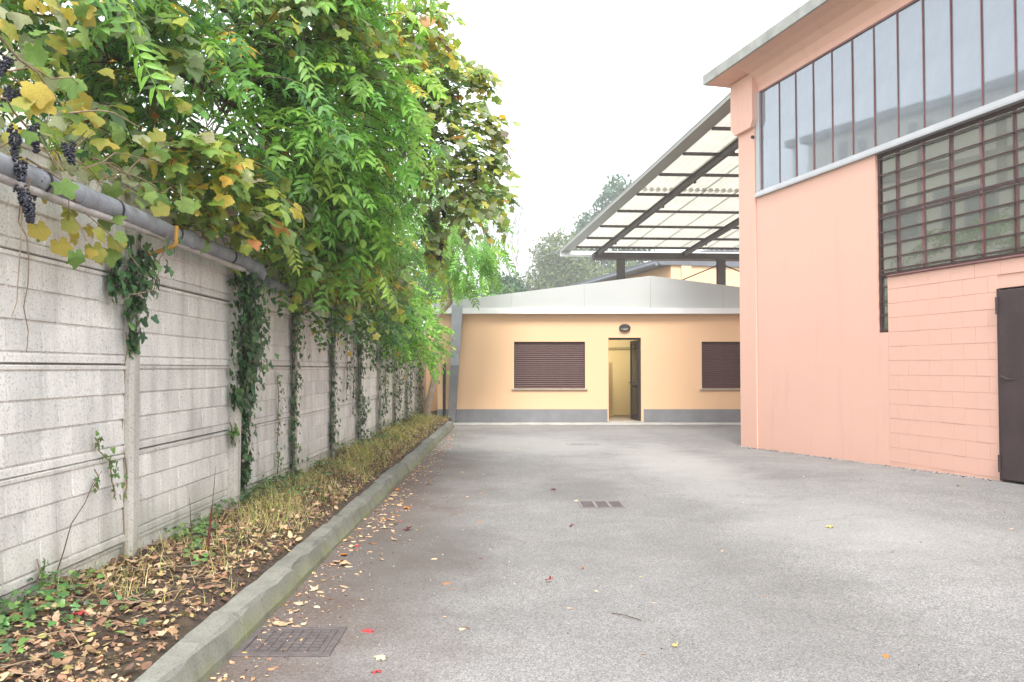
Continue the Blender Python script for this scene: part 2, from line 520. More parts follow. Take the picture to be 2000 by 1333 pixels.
def sheet_mat():
    m, n, l, b = nt('translucent_corrugated_sheet')
    co = objco(n, l)
    c = mixc(n, l, 1.0, (0.63, 0.605, 0.53), ramp(n, l, noise(n, l, co, 1.5, 5, 0.65), [(0.3, 0.88), (0.7, 1.05)]), 'MULTIPLY')
    l.new(c, b.inputs['Base Color'])
    b.inputs['Roughness'].default_value = 0.5
    t = n.new('ShaderNodeBsdfTranslucent'); l.new(c, t.inputs[0])
    ms = n.new('ShaderNodeMixShader'); ms.inputs[0].default_value = 0.45
    l.new(b.outputs[0], ms.inputs[1]); l.new(t.outputs[0], ms.inputs[2])
    l.new(ms.outputs[0], n['Material Output'].inputs[0])
    return m
M['sheet'] = sheet_mat()

# ------------------------------------------------------------------ ground, yard, bed, kerb
def sstep(a, b, x):
    t = min(1, max(0, (x - a) / (b - a)))
    return t * t * (3 - 2 * t)

def yard_z(x, y):
    w = sstep(1.5, 4.2, x)
    if y < 10.2: h = 0.05
    elif y < 15.5: h = 0.05 - 0.11 * (y - 10.2) / 5.3
    else: h = -0.06 + 0.06 * sstep(15.5, 20.5, y)
    return w * h * sstep(-8, 9, y)

g = MB().box(-220, 220, -60, 320, -1.0, -0.30).build('ground', M['ground'])
tag(g, kind='structure')

xs = [-1.44] + [-1.4 + 0.4 * i for i in range(0, 40)] + [16, 20, 26]
ys = [-8 + 0.5 * i for i in range(0, 60)] + [24, 30, 60]
V = [(x, y, yard_z(x, y)) for y in ys for x in xs]
F = []
W = len(xs)
for j in range(len(ys) - 1):
    for i in range(W - 1):
        F.append((j * W + i, j * W + i + 1, (j + 1) * W + i + 1, (j + 1) * W + i))
mb = MB(); mb.add(V, F, True)
yard = mb.build('asphalt_yard', M['asphalt']); tag(yard, kind='structure')

# planting bed: a low mound between kerb and fence
def bed_z(x, y):
    t = (x + 2.45) / 0.93                      # 0 at the fence, 1 at the kerb
    base = 0.13 + 0.055 * (1 - t) + 0.05 * math.sin(math.pi * max(0, min(1, t)))
    return base + 0.035 * math.sin(y * 1.7) * (1 - t) + 0.015 * math.sin(y * 5.1 + x * 9)
bx = [-2.47 + 0.975 * i / 14 for i in range(15)]
by = [0.0 + 0.2 * i for i in range(118)]
V = [(x, y, bed_z(x, y) + random.uniform(-0.012, 0.012) - (0.03 if i == 14 else 0)) for y in by for i, x in enumerate(bx)]
F = [(j * 15 + i, j * 15 + i + 1, (j + 1) * 15 + i + 1, (j + 1) * 15 + i) for j in range(117) for i in range(14)]
mb = MB(); mb.add(V, F, True)
bed = mb.build('planting_bed', M['soil']); tag(bed, kind='structure')

back = MB().box(-40, -2.47, -6, 60, -0.29, 0.02).build('neighbour_ground', M['ground']); tag(back, kind='structure')
# strip of bare earth between the bed's far end and the neighbour wall
kerb = empty('kerb', (-1.4, 0, 0)); tag(kerb, kind='structure')
prof = [(-0.11, -0.1), (0.065, -0.1), (0.055, 0.03), (0.022, 0.118), (0.002, 0.134), (-0.095, 0.14), (-0.11, 0.125)]
def kerb_mesh(L, seed):
    rr = random.Random(seed)
    mb = MB()
    n = len(prof); segs = 6
    V, F = [], []
    for k in range(segs + 1):
        y = 0.009 + (L - 0.018) * k / segs
        for (px, pz) in prof:
            j = 0.011 if pz > 0.05 else 0.003
            V.append((px + rr.uniform(-j, j), y, pz + rr.uniform(-j, j)))
    for k in range(segs):
        for i in range(n):
            i2 = (i + 1) % n
            F.append((k * n + i2, k * n + i, (k + 1) * n + i, (k + 1) * n + i2))
    F.append(tuple(range(n))); F.append(tuple(range(segs * n, segs * n + n))[::-1])
    mb.add(V, F)
    return mb.mesh('kerb_stone', M['kerb'])
km = [kerb_mesh(1.0, s) for s in range(4)]
for i in range(20):
    o = link('kerb_stone', km[i % 4], kerb, (random.uniform(-0.012, 0.012), 0.4 + i * 1.0, random.uniform(-0.014, 0.006)), (0, random.uniform(-0.04, 0.04), random.uniform(-0.006, 0.006)))

# ------------------------------------------------------------------ concrete fence
FX = -2.40
fence = empty('concrete_fence', (FX, 3.4, 0))
tag(fence, 'long weathered precast concrete fence with block pattern panels and slim posts', 'fence')
BAY = 2.0
POST0 = 3.35
mb = MB()
mb.prism([(-0.10, 0.0), (0.045, 0.0), (0.068, 0.022), (0.068, 0.098), (0.045, 0.12), (-0.10, 0.12)], 'z', -0.3, 2.53)
post_me = mb.mesh('post', M['post'])
for i in range(11):
    link('post', post_me, fence, (random.uniform(-0.006, 0.006), POST0 + i * BAY - 3.4, random.uniform(-0.02, 0.02)), (0, random.uniform(-0.006, 0.006), 0))
PH = 0.545
JZ = [-0.24 + PH * i for i in range(6)]
PL = BAY - 0.12
# panel: slab with raised top and bottom bands
mb = MB()
mb.box(-0.06, -0.004, 0, PL, 0.003, PH - 0.003)
mb.box(-0.075, -0.0605, 0, PL, -0.02, PH + 0.02)
mb.prism([(-0.004, 0.004), (0.010, 0.006), (0.010, 0.040), (0.008, 0.050), (-0.004, 0.050)], 'y', 0, PL)
mb.prism([(-0.004, 0.517), (0.010, 0.519), (0.012, 0.536), (-0.004, 0.541)], 'y', 0, PL)
panel_me = mb.mesh('panel', M['fence'])
def block_geo(mb, y0, y1, z0, z1, rr):
    t, bt = rr.uniform(0.004, 0.007), rr.uniform(0.009, 0.013)
    b = 0.006
    x = -0.004
    V = [(x, y0, z0), (x, y1, z0), (x, y1, z1), (x, y0, z1),
         (x + bt, y0 + b, z0 + b * .6), (x + bt, y1 - b, z0 + b * .6), (x + t, y1 - b, z1 - b * 1.5), (x + t, y0 + b, z1 - b * 1.5)]
    mb.add(V, [(4, 5, 6, 7), (0, 1, 5, 4), (1, 2, 6, 5), (2, 3, 7, 6), (3, 0, 4, 7)])
def course_cells():
    out = []
    ch = 0.155
    for c in range(3):
        z0 = 0.054 + c * ch
        w = PL / 6
        if c % 2 == 0:
            cells = [(k * w, (k + 1) * w) for k in range(6)]
        else:
            cells = [(0, w / 2)] + [(w / 2 + k * w, w / 2 + (k + 1) * w) for k in range(5)] + [(PL - w / 2, PL)]
        for a, b_ in cells:
            out.append((a + 0.004, b_ - 0.004, z0 + 0.004, z0 + ch - 0.003))
    return out
CELLS = course_cells()
block_meshes = {}
rest = MB()
rr = random.Random(3)
for bay in range(10):
    y0 = POST0 + 0.12 + bay * BAY - 3.4
    for lev in range(5):
        xo = rr.uniform(-0.008, 0.008)
        pz = JZ[lev] + rr.uniform(-0.003, 0.003)
        p = link('panel', panel_me, fence, (xo, y0, pz))
        single = bay < 5 and lev in (1, 2, 3)
        for ci, (a, b_, z0, z1) in enumerate(CELLS):
            if single:
                key = (round(b_ - a, 3), rr.randrange(4))
                if key not in block_meshes:
                    q = MB(); block_geo(q, 0, b_ - a, 0, z1 - z0, rr)
                    block_meshes[key] = q.mesh('block', M['fence'])
                link('block', block_meshes[key], p, (0, a, z0))
            else:
                q = MB(); block_geo(q, a, b_, z0, z1, rr)
                rest.add([(v[0] + xo, v[1] + y0, v[2] + pz) for v in q.v], q.f)
o = rest.build('block', M['fence'], fence); o['kind'] = 'stuff'

# ------------------------------------------------------------------ pipes along the fence top
pipe = empty('drain_pipe', (-2.2, 3.0, 2.2)); tag(pipe, 'thick weathered grey pipe with collars running along the fence top', 'pipe')
def pz_at(y): return 2.245 - 0.0105 * max(0, y - 6.5)
PR = 0.056
secs = [(1.5, 4.35), (4.40, 5.85), (5.90, 7.35)]
for (a, b_) in secs:
    pts = [(0, y - 3.0, pz_at(y) - 2.2 + 0.006 * math.sin(y * 3)) for y in np.linspace(a, b_, 6)]
    MB().tube(pts, PR, 20).build('pipe_section', M['pipe'], pipe)
for y in (4.375, 5.875):
    MB().tube([(0, y - 3.05, pz_at(y) - 2.2), (0, y - 2.95, pz_at(y) - 2.2)], PR + 0.008, 20).build('collar', M['pipe'], pipe)
MB().tube([(0, 4.35, .037), (0.0, 4.44, 0.03), (0.005, 4.50, 0.01), (-0.03, 4.55, -0.04), (-0.09, 4.57, -0.06)], PR + 0.006, 18).build('elbow', M['pipe'], pipe)
for y in (4.0, 4.75, 5.6, 6.7):
    pts = [(math.cos(t) * (PR + 0.006), y - 3.0, pz_at(y) - 2.2 + math.sin(t) * (PR + 0.006)) for t in np.linspace(0, 2 * math.pi, 15)]
    MB().tube(pts, 0.006, 5, False).build('strap', M['black'], pipe)
pipe2 = empty('drain_pipe', (-2.25, 7.9, 2.1)); tag(pipe2, 'shorter dark pipe length on the fence top half hidden under ivy', 'pipe')
MB().tube([(0, 0, 0.07), (0, 0.7, 0.06), (0, 1.6, 0.04), (0, 2.6, 0.02)], 0.05, 16).build('pipe_section', M['pipe'], pipe2)
MB().tube([(0, 1.5, 0.04), (0, 1.6, 0.04)], 0.058, 16).build('collar', M['pipe'], pipe2)
pts = [(-2.19 + 0.01 * math.sin(y * 2), y, 2.155 + 0.035 * min(1, (y - 1.5) / 3.5) - 0.006 * (y - 5) + 0.008 * math.sin(y * 2.6)) for y in np.linspace(1.5, 7.0, 22)]
o = MB().tube(pts, 0.020, 10).build('conduit', M['conduit']); tag(o, 'thin dirty white conduit running just under the thick grey pipe', 'conduit')
o = MB().tube([(-2.39, 5.43, 2.08), (-2.28, 5.43, 2.09), (-2.13, 5.43, 2.14), (-2.115, 5.43, 2.16), (-2.115, 5.43, 2.27)], 0.013, 8).build('pipe_bracket', M['ochre'])
tag(o, 'ochre yellow bent bracket holding the grey pipe on the fence', 'bracket')

# ------------------------------------------------------------------ covers and gratings in the yard
M['oldplate'] = plain('dusty_cover_plate', (.25, .24, .235), .85, 0, .3, 9, .3)
def manhole(x0, x1, y0, y1, nx, ny, label, mk='iron'):
    t = empty('manhole_cover', ((x0 + x1) / 2, (y0 + y1) / 2, yard_z((x0 + x1) / 2, (y0 + y1) / 2)))
    w, h = (x1 - x0) / 2, (y1 - y0) / 2
    mb = MB()
    for a in ((-w - .02, w + .02, -h - .02, -h + .018), (-w - .02, w + .02, h - .018, h + .02), (-w - .02, -w + .018, -h + .018, h - .018), (w - .018, w + .02, -h + .018, h - .018)):
        mb.box(a[0], a[1], a[2], a[3], -0.03, 0.008, 0.002)
    mb.build('frame', M[mk], t)
    MB().box(-w + .022, w - .022, -h + .022, h - .022, -0.03, 0.004).build('plate', M[mk], t)
    mb = MB()
    cw, chh = (2 * w - .09) / nx, (2 * h - .09) / ny
    for i in range(nx):
        for j in range(ny):
            x, y = -w + .045 + cw * (i + .5), -h + .045 + chh * (j + .5)
            mb.box(x - cw * .38, x + cw * .38, y - chh * .38, y + chh * .38, 0.0042, 0.0095)
    o = mb.build('stud', M[mk], t); o['kind'] = 'stuff'
    tag(t, label, 'manhole cover')
    return t
manhole(-1.32, -0.89, 4.18, 4.60, 7, 7, 'square cast iron manhole cover with chequer studs beside the kerb in front')
manhole(1.02, 1.58, 15.56, 15.96, 6, 5, 'far flat manhole cover in the asphalt before the yellow building', 'oldplate')
gr = empty('drain_grate', (0.90, 8.76, 0)); tag(gr, 'brown iron drain grate with three slotted bays in the middle of the yard', 'drain grate')
mb = MB()
for a in ((-.225, .225, -.225, -.205), (-.225, .225, .205, .225), (-.225, -.2, -.205, .205), (.2, .225, -.205, .205), (-.08, -.05, -.205, .205), (.06, .09, -.205, .205)):
    mb.box(a[0], a[1], a[2], a[3], -0.05, 0.007, 0.001)
mb.build('frame', plain('grate_frame_iron', (.19, .165, .155), .7, 0, .3, 10, .3), gr)
for (a, b_) in ((-.2, -.08), (-.05, .06), (.09, .2)):
    for k in range(9):
        y = -.19 + k * .045
        MB().box(a, b_, y, y + .022, -0.02, 0.005).build('slat', M['iron'], gr)
MB().box(-.2, .2, -.205, .205, -0.06, 0.0012).build('sump', M['iron'], gr)

# ------------------------------------------------------------------ yellow building at the end of the yard
YF = 21.8
yb = empty('yellow_building', (0, YF, 0)); tag(yb, 'low apricot yellow building with grey plinth and shallow gabled grey fascia', 'building')
XL, XR, DEP = -1.87, 8.9, 9.0
openings = [(0.05, 1.84, 0.87, 2.05), (2.43, 3.25, 0.05, 2.15), (4.78, 6.57, 0.87, 2.05)]
mb = MB()
TH = 0.28
ZT = 2.80
edges = sorted({XL, XR, *[o_[0] for o_ in openings], *[o_[1] for o_ in openings]})
for a, b_ in zip(edges[:-1], edges[1:]):
    op = [o_ for o_ in openings if abs(o_[0] - a) < 1e-6]
    if op:
        o_ = op[0]
        if o_[2] > 0.1: mb.box(a, b_, 0, TH, -0.2, o_[2])
        mb.box(a, b_, 0, TH, o_[3], ZT)
    else:
        mb.box(a, b_, 0, TH, -0.2, ZT)
mb.box(XL, XL + TH, TH, DEP, -0.2, ZT)
mb.box(XR - TH, XR, TH, DEP, -0.2, ZT)
# rear wall with a wide unseen back window, put in to light the rooms
mb.box(XL + TH, 3.6, DEP - TH, DEP, -0.2, ZT)
mb.box(5.6, XR - TH, DEP - TH, DEP, -0.2, ZT)
mb.box(3.6, 5.6, DEP - TH, DEP, -0.2, 0.7)
mb.box(3.6, 5.6, DEP - TH, DEP, 2.3, ZT)
mb.build('wall', M['yellow'], yb)
mb = MB()
for a, b_ in ((XL - .008, 2.40), (3.31, XR)):
    mb.box(a, b_, -0.012, 0.0, -0.05, 0.35)
mb.box(XL - 0.012, XL, 0.0, DEP, -0.05, 0.35)
mb.build('plinth', M['plinth'], yb)
MB().box(2.40, 3.30, -0.05, TH + .1, -0.1, 0.05).build('doorstep', M['stone'], yb)
# roof: gabled fascia in sheet panels, roof planes behind
PK, PKZ, ELZ = 3.47, 3.70, 3.04
def ridge_z(x):
    return PKZ - (PKZ - ELZ) * abs(x - PK) / (PK + 1.75)
fx = [-1.95, -0.55, 0.0 - 0.02, 1.81, PK, 5.3, 7.1, 9.0]
fx = [-1.95, -0.02, 1.81, PK, 5.3, 7.1, 9.0]
for a, b_ in zip(fx[:-1], fx[1:]):
    MB().prism([(a + .002, 2.892), (b_ - .002, 2.892), (b_ - .002, ridge_z(b_)), (a + .002, ridge_z(a))], 'y', -0.16, -0.12).build('fascia_panel', M['fascia'], yb)
mb = MB()
mb.prism([(-0.20, 2.745), (0.0, 2.745), (0.0, 2.76), (-0.185, 2.76), (-0.185, 2.885), (-0.118, 2.885), (-0.118, 2.888), (-0.20, 2.888)], 'x', -1.95, 9.0)
gut = mb.build('gutter', M['gutter'], yb)
MB().box(-2.02, -1.951, -0.21, 0.02, 2.74, 2.99).build('gutter_end_box', M['gutter'], yb)
HX0, HX1, HY0, HY1 = 2.3, 5.1, 0.5, 3.0          # unseen roof opening, added to brighten the room behind the door
def roof_strip(y0, y1, x0, x1):
    xs_ = sorted({x0, x1, *([PK] if x0 < PK < x1 else [])})
    mb = MB()
    for a, b_ in zip(xs_[:-1], xs_[1:]):
        mb.prism([(a, ridge_z(a) - .07), (b_, ridge_z(b_) - .07), (b_, ridge_z(b_) - .01), (a, ridge_z(a) - .01)], 'y', y0, y1)
    mb.build('roof', M['fascia'], yb)
roof_strip(-0.118, HY0, -1.95, 9.0)
roof_strip(HY1, DEP + .3, -1.95, 9.0)
roof_strip(HY0 + .001, HY1 - .001, -1.95, HX0)
roof_strip(HY0 + .001, HY1 - .001, HX1, 9.0)
mb = MB()
mb.box(XL, HX0, TH, DEP - TH, 2.70, 2.798); mb.box(HX1, XR, TH, DEP - TH, 2.70, 2.798)
mb.box(HX0, HX1, TH, HY0, 2.70, 2.798); mb.box(HX0, HX1, HY1, DEP - TH, 2.70, 2.798)
mb.build('ceiling', M['room'], yb)
# downpipe box at the left corner, a little out of plumb
mb = MB()
mb.add([(-1.60, -0.16, -.02), (-1.42, -0.16, -.02), (-1.42, -0.013, -.02), (-1.60, -0.013, -.02), (-1.545, -0.16, 1.45), (-1.33, -0.16, 1.45), (-1.33, -0.013, 1.45), (-1.545, -0.013, 1.45)],
       [(0, 3, 2, 1), (0, 1, 5, 4), (1, 2, 6, 5), (2, 3, 7, 6), (3, 0, 4, 7), (4, 5, 6, 7)])
mb.build('downpipe_foot', M['plinth'], yb)
mb = MB()
mb.add([(-1.545, -0.16, 1.452), (-1.33, -0.16, 1.452), (-1.33, -0.013, 1.452), (-1.545, -0.013, 1.452), (-1.50, -0.22, 2.96), (-1.235, -0.22, 2.96), (-1.235, -0.013, 2.70), (-1.50, -0.013, 2.70)],
       [(0, 3, 2, 1), (0, 1, 5, 4), (1, 2, 6, 5), (2, 3, 7, 6), (3, 0, 4, 7), (4, 5, 6, 7)])
mb.build('downpipe', M['downpipe'], yb)
# roller shutters slat by slat
def shutter(x0, x1, z0, z1):
    s = empty('window', ((x0 + x1) / 2, 0.0, z0), parent=yb)
    w = (x1 - x0) / 2
    mb = MB()
    mb.box(-w, -w + .025, 0.05, 0.11, 0, z1 - z0); mb.box(w - .025, w, 0.05, 0.11, 0, z1 - z0)
    mb.box(-w + .025, w - .025, 0.055, 0.11, z1 - z0 - .02, z1 - z0)
    mb.build('shutter_guide', M['doorframe'], s)
    n = 24
    hh = (z1 - z0 - .02) / n
    q = MB()
    q.prism([(0.072, 0.0), (0.060, 0.008), (0.056, hh * .5), (0.060, hh - .012), (0.072, hh - .003)], 'x', -w + .026, w - .026)
    me = q.mesh('shutter_slat', M['shutter'])
    for k in range(n):
        link('shutter_slat', me, s, (0, 0, k * hh))
    MB().box(-w + .026, w - .026, 0.085, 0.10, 0.0, z1 - z0 - .02).build('shutter_backing', M['doorframe'], s)
    MB().box(-w - .06, w + .06, -0.05, 0.14, -0.035, -0.001, 0.004).build('sill', M['stone'], s)
shutter(0.05, 1.84, 0.87, 2.05)
shutter(4.78, 6.57, 0.87, 2.05)
# doorway: frame, half open glazed leaf, room behind
mb = MB()
mb.box(2.43, 2.445, 0.10, 0.17, 0.05, 2.15); mb.box(3.205, 3.25, 0.10, 0.17, 0.05, 2.15); mb.box(2.445, 3.205, 0.10, 0.17, 2.10, 2.15)
mb.build('door_frame', M['doorframe'], yb)
leaf = empty('door', (3.20, 0.135, 0.06), R(96.5), parent=yb)
mb = MB()
LW, LH = 0.74, 2.03
for a in ((0, .07, 0, LH), (LW - .07, LW, 0, LH), (.07, LW - .07, LH - .08, LH), (.07, LW - .07, 0, .16), (.07, LW - .07, .82, .90)):
    mb.box(a[0], a[1], -0.022, 0.022, a[2], a[3])
mb.build('leaf_frame', M['doorframe'], leaf)
MB().box(.07, LW - .07, -0.006, 0.006, .90, LH - .08).build('pane', M['doorglass'], leaf)
MB().box(.07, LW - .07, -0.006, 0.006, .16, .82).build('pane', M['doorglass'], leaf)
MB().tube([(LW - .035, 0.02, .95), (LW - .035, 0.07, .95), (LW - .15, 0.075, .95)], 0.011, 8).build('handle', M['steel'], leaf)
room = MB()
room.box(1.75, 1.83, TH, 3.2, 0.045, 2.70)
room.box(1.83, 5.2, 3.12, 3.2, 0.045, 2.70)
room.box(5.2, 5.28, TH, 3.2, 0.045, 2.70)
room.build('room_wall', M['room'], yb)
MB().box(2.20, 2.80, 2.3, 3.118, 0.05, 1.55, 0.005).build('cupboard', M['room'], yb)
MB().tube([(1.84, 3.08, 1.95), (5.19, 3.08, 1.99)], 0.012, 6).build('wall_cable', M['doorframe'], yb)
MB().box(XL + TH, XR - TH, TH, DEP - TH, -0.1, 0.045).build('room_floor', M['roomfloor'], yb)
# oval bulkhead lamp
lamp = empty('bulkhead_lamp', (2.84, YF - 0.002, 2.395)); tag(lamp, 'oval dark bulkhead lamp with opal glass above the open doorway', 'lamp')
def oval(a, b_, n=28): return [(a * math.cos(2 * math.pi * k / n), b_ * math.sin(2 * math.pi * k / n)) for k in range(n)]
MB().prism(oval(.14, .095), 'y', -0.035, 0.0).build('base', M['black'], lamp)
mb = MB()
pts = [(x, -0.05, z) for x, z in oval(.128, .083)]
mb.tube(pts + pts[:1], 0.016, 8, False); mb.build('rim', M['black'], lamp)
V, F = [(0, -0.095, 0)], []
N = 28
for ring, (sc, d) in enumerate(((.45, -.09), (.8, -.07), (1.0, -.045))):
    for x, z in oval(.12 * sc, .076 * sc, N): V.append((x, d, z))
for k in range(N):
    F.append((0, 1 + k, 1 + (k + 1) % N))
    for r_ in (0, 1): F.append((1 + r_ * N + k, 1 + (r_ + 1) * N + k, 1 + (r_ + 1) * N + (k + 1) % N, 1 + r_ * N + (k + 1) % N))
mb = MB(); mb.add(V, F, True); mb.build('glass', M['lamp'], lamp)
MB().box(-.122, .122, -0.108, -0.09, -0.006, 0.008).build('guard_bar', M['black'], lamp)
MB().prism([(-.12, .012), (.12, .012), (.09, .06), (0, .085), (-.09, .06)], 'y', -0.102, -0.05).build('hood', M['black'], lamp)
o = MB().box(-2.0, 9.0, YF - 0.62, YF - 0.012, -0.1, 0.022, 0.01).build('concrete_strip', M['strip']); tag(o, kind='structure')
# rear return wall and black pipe beside the tree
o = MB().box(-2.9, -1.6, 23.75, 24.0, -0.2, 2.5).build('end_wall', M['yellow']); tag(o, 'plain apricot wall closing the gap behind the leaning tree', 'wall')
o = MB().tube([(-1.70, YF - .05, 0.0), (-1.70, YF - .05, 1.45), (-1.70, YF - .02, 1.5)], 0.035, 10).build('standpipe', M['black']); tag(o, 'black upright pipe beside the leaning tree at the yellow corner', 'pipe')

# ------------------------------------------------------------------ salmon building on the right (own frame: x along the wall towards the viewer, y into the building)
PKR = math.atan2(-0.96912, 0.24657)
pb = empty('salmon_building', (4.406, 15.504, 0.0), PKR); tag(pb, 'tall salmon pink workshop with ribbon glazing, barred window and deep eaves', 'building')
UE = 13.0
WT = 0.28
mb = MB()
mb.box(0.0, 3.27, 0, WT, -0.4, 4.44)
mb.box(3.27, 3.50, 0, WT, -0.4, 1.88)
mb.box(3.50, 5.45, 0.012, WT, -0.4, 2.655)
mb.box(5.45, 7.50, 0.012, WT, 2.32, 2.655)
mb.box(7.50, UE, 0.012, WT, -0.4, 2.655)
mb.box(0.0, UE, 0, WT, 6.34, 6.60)
mb.box(-0.58, 0.0, 0.0, 14.0, -0.4, 6.70)
mb.box(UE - .3, UE, WT, 14.0, -0.4, 6.60)
mb.box(0.0, UE - .3, 13.7, 14.0, -0.4, 6.60)
pwall = mb.build('wall', M['pink'], pb)
# corner pilaster with a corbelled head
mb = MB()
mb.box(-0.58, 0.0, -0.032, -0.001, -0.4, 5.72, 0.005)
mb.build('pilaster', M['pink'], pb)
mb = MB()
mb.prism([(-0.58, 5.721), (0.0, 5.721), (0.075, 5.84), (0.075, 6.70), (-0.71, 6.70), (-0.71, 5.86)], 'y', -0.115, -0.0015)
mb.prism([(-0.71, 5.86), (-0.58, 5.72), (-0.58, 6.70), (-0.71, 6.70)], 'y', 0.0, 0.5)
mb.build('pilaster_head', M['pink'], pb)
# painted blockwork
def pblock(w, h, seed):
    r_ = random.Random(seed); q = MB()
    d = r_.uniform(-0.0015, 0.002)
    q.box(0, w, d, 0.0118, 0, h, 0.0015)
    return q.mesh('block', M['pinkblock'])
pcache = {}
BH = 0.2
rr = random.Random(11)
for row in range(0, 14):
    z0 = -0.12 + row * BH
    z1 = min(z0 + BH, 2.655)
    if z1 - z0 < .05: continue
    u = 3.50 + (0.0 if row % 2 else -0.2)
    while u < 7.7:
        a, b_ = max(u, 3.503), min(u + .4, 7.7)
        u += .4
        if z0 < 2.3:
            if a >= 5.45: continue
            b_ = min(b_, 5.447)
        if b_ - a < .04: continue
        w, h = round(b_ - a - .003, 4), round(z1 - z0 - .003, 4)
        key = (w, h, rr.randrange(4))
        if key not in pcache: pcache[key] = pblock(w, h, len(pcache))
        link('block', pcache[key], pwall, (a, 0.0, z0))
# ribbon window
win = empty('ribbon_window', (0, 0, 4.44), parent=pb)
mb = MB()
mb.prism([(-0.055, 0.0), (-0.055, 0.03), (-0.02, 0.105), (0.10, 0.105), (0.10, 0.0)], 'x', 0.03, UE - .4)
mb.build('sill', M['frame_grey'], win)
MB().box(0.0301, 0.16, -0.025, 0.10, 0.106, 1.898).build('frame_jamb', M['frame_grey'], win)
MB().box(0.16, UE - .4, -0.012, 0.10, 1.868, 1.898).build('frame_head', M['mullion'], win)
mu = [0.165] + [0.255 + .5 * k for k in range(1, 25)]
qm = MB(); qm.box(-0.008, 0.008, -0.002, 0.04, 0.107, 1.867)
mm = qm.mesh('mullion', M['mullion'])
for i, x in enumerate(mu):
    link('mullion', mm, win, (x + .012, 0, 0))
for a, b_ in zip(mu[:-1], mu[1:]):
    pw = (b_ - a) / 2 - .0085
    link('pane', MB().box(-pw, pw, -.003, .003, -.88, .88).mesh('pane', M['glass']), win, ((a + b_) / 2 + .012, 0.017, .987), (rr.uniform(-.004, .004), 0, rr.uniform(-.010, .010)))
MB().tube([(0.02, -0.06, 1.10), (0.02, -0.10, 1.10)], 0.03, 10).build('sensor', M['black'], win)
# barred workshop window
gw = empty('barred_window', (3.27, -0.06, 1.88), parent=pb)
GU = UE - 3.27 - .5
mb = MB()
mb.box(0.001, 0.05, 0.10, 0.16, 0.0, 2.559)
mb.box(0.05, GU, 0.10, 0.16, 0.777, 0.845)
mb.box(0.05, GU, 0.11, 0.15, 1.655, 1.695)
mb.box(0.05, 0.2295, 0.10, 0.16, 0.0, 0.03)
mb.box(0.05, GU, 0.10, 0.16, 2.52, 2.559)
mb.build('frame', M['bar'], gw)
MB().prism([(0.03, 0.777), (0.0995, 0.777), (0.0995, 0.81), (0.03, 0.79)], 'x', 0.231, GU).build('sill', M['mullion'], gw)
gv = [0.40 + .505 * k for k in range(0, int(GU / .505))]
qm = MB(); qm.box(-0.018, 0.018, 0.10, 0.145, 0.846, 1.654)
q2 = MB(); q2.box(-0.018, 0.018, 0.10, 0.145, 1.696, 2.519)
m1, m2 = qm.mesh('glazing_bar', M['mullion']), q2.mesh('glazing_bar', M['mullion'])
for x in gv:
    link('glazing_bar', m1, gw, (x, 0, 0)); link('glazing_bar', m2, gw, (x, 0, 0))
gx = [0.05] + gv
for a, b_ in zip(gx[:-1], gx[1:]):
    if a > 6: break
    pw = (b_ - a) / 2 - .0185
    for z0, z1 in ((0.846, 1.654), (1.696, 2.519)):
        hh = (z1 - z0) / 2
        link('pane', MB().box(-pw, pw, -.0025, .0025, -hh, hh).mesh('pane', M['glass2']), gw, ((a + b_) / 2, .125, (z0 + z1) / 2), (rr.uniform(-.008, .008), 0, rr.uniform(-.012, .012)))
MB().box(0.05, .2295, 0.127, 0.132, 0.03, 0.776).build('pane', M['glass2'], gw)
hz = [4.35, 4.12, 3.91, 3.72, 3.50, 3.30, 3.12, 2.93, 2.76]
qm = MB(); qm.box(0.03, GU, 0.072, 0.094, -0.008, 0.008)
bm_ = qm.mesh('grille_bar', M['bar'])
for z in hz: link('grille_bar', bm_, gw, (0, 0, z - 1.88))
qm = MB(); qm.box(0.03, .2295, 0.072, 0.094, -0.008, 0.008)
bm_ = qm.mesh('grille_bar', M['bar'])
for z in (2.70, 2.53, 2.32, 2.13, 1.91): link('grille_bar', bm_, gw, (0, 0, z - 1.88))
qm = MB(); qm.box(-0.012, 0.012, 0.0945, 0.0995, 0.84, 2.52)
bm_ = qm.mesh('grille_upright', M['bar'])
for k in range(0, len(gv), 2): link('grille_upright', bm_, gw, (gv[k], 0, 0))
# sheet steel door
gd = empty('door', (5.45, 0, 0.06), parent=pb)
MB().box(0.0, 0.05, -0.02, 0.10, 0.0, 2.255, 0.004).build('door_frame', M['gate'], gd)
mb = MB(); mb.box(0.055, 1.02, -0.045, -0.005, 0.02, 2.23, 0.006); dl = mb.build('door_leaf', M['gate'], gd)
mb = MB(); mb.box(1.03, 2.0, -0.045, -0.005, 0.02, 2.23, 0.006); mb.build('door_leaf', M['gate'], gd)
for z in (0.10, 1.95):
    MB().tube([(0.04, -0.055, z), (0.04, -0.055, z + .2)], 0.016, 8).build('hinge', M['gate'], gd)
MB().tube([(0.07, -0.046, 1.22), (0.11, -0.052, 1.215), (0.15, -0.05, 1.19), (0.20, -0.046, 1.185), (0.30, -0.046, 1.19)], [.012, .016, .014, .010, .004], 6).build('dented_seam', M['gate'], gd)
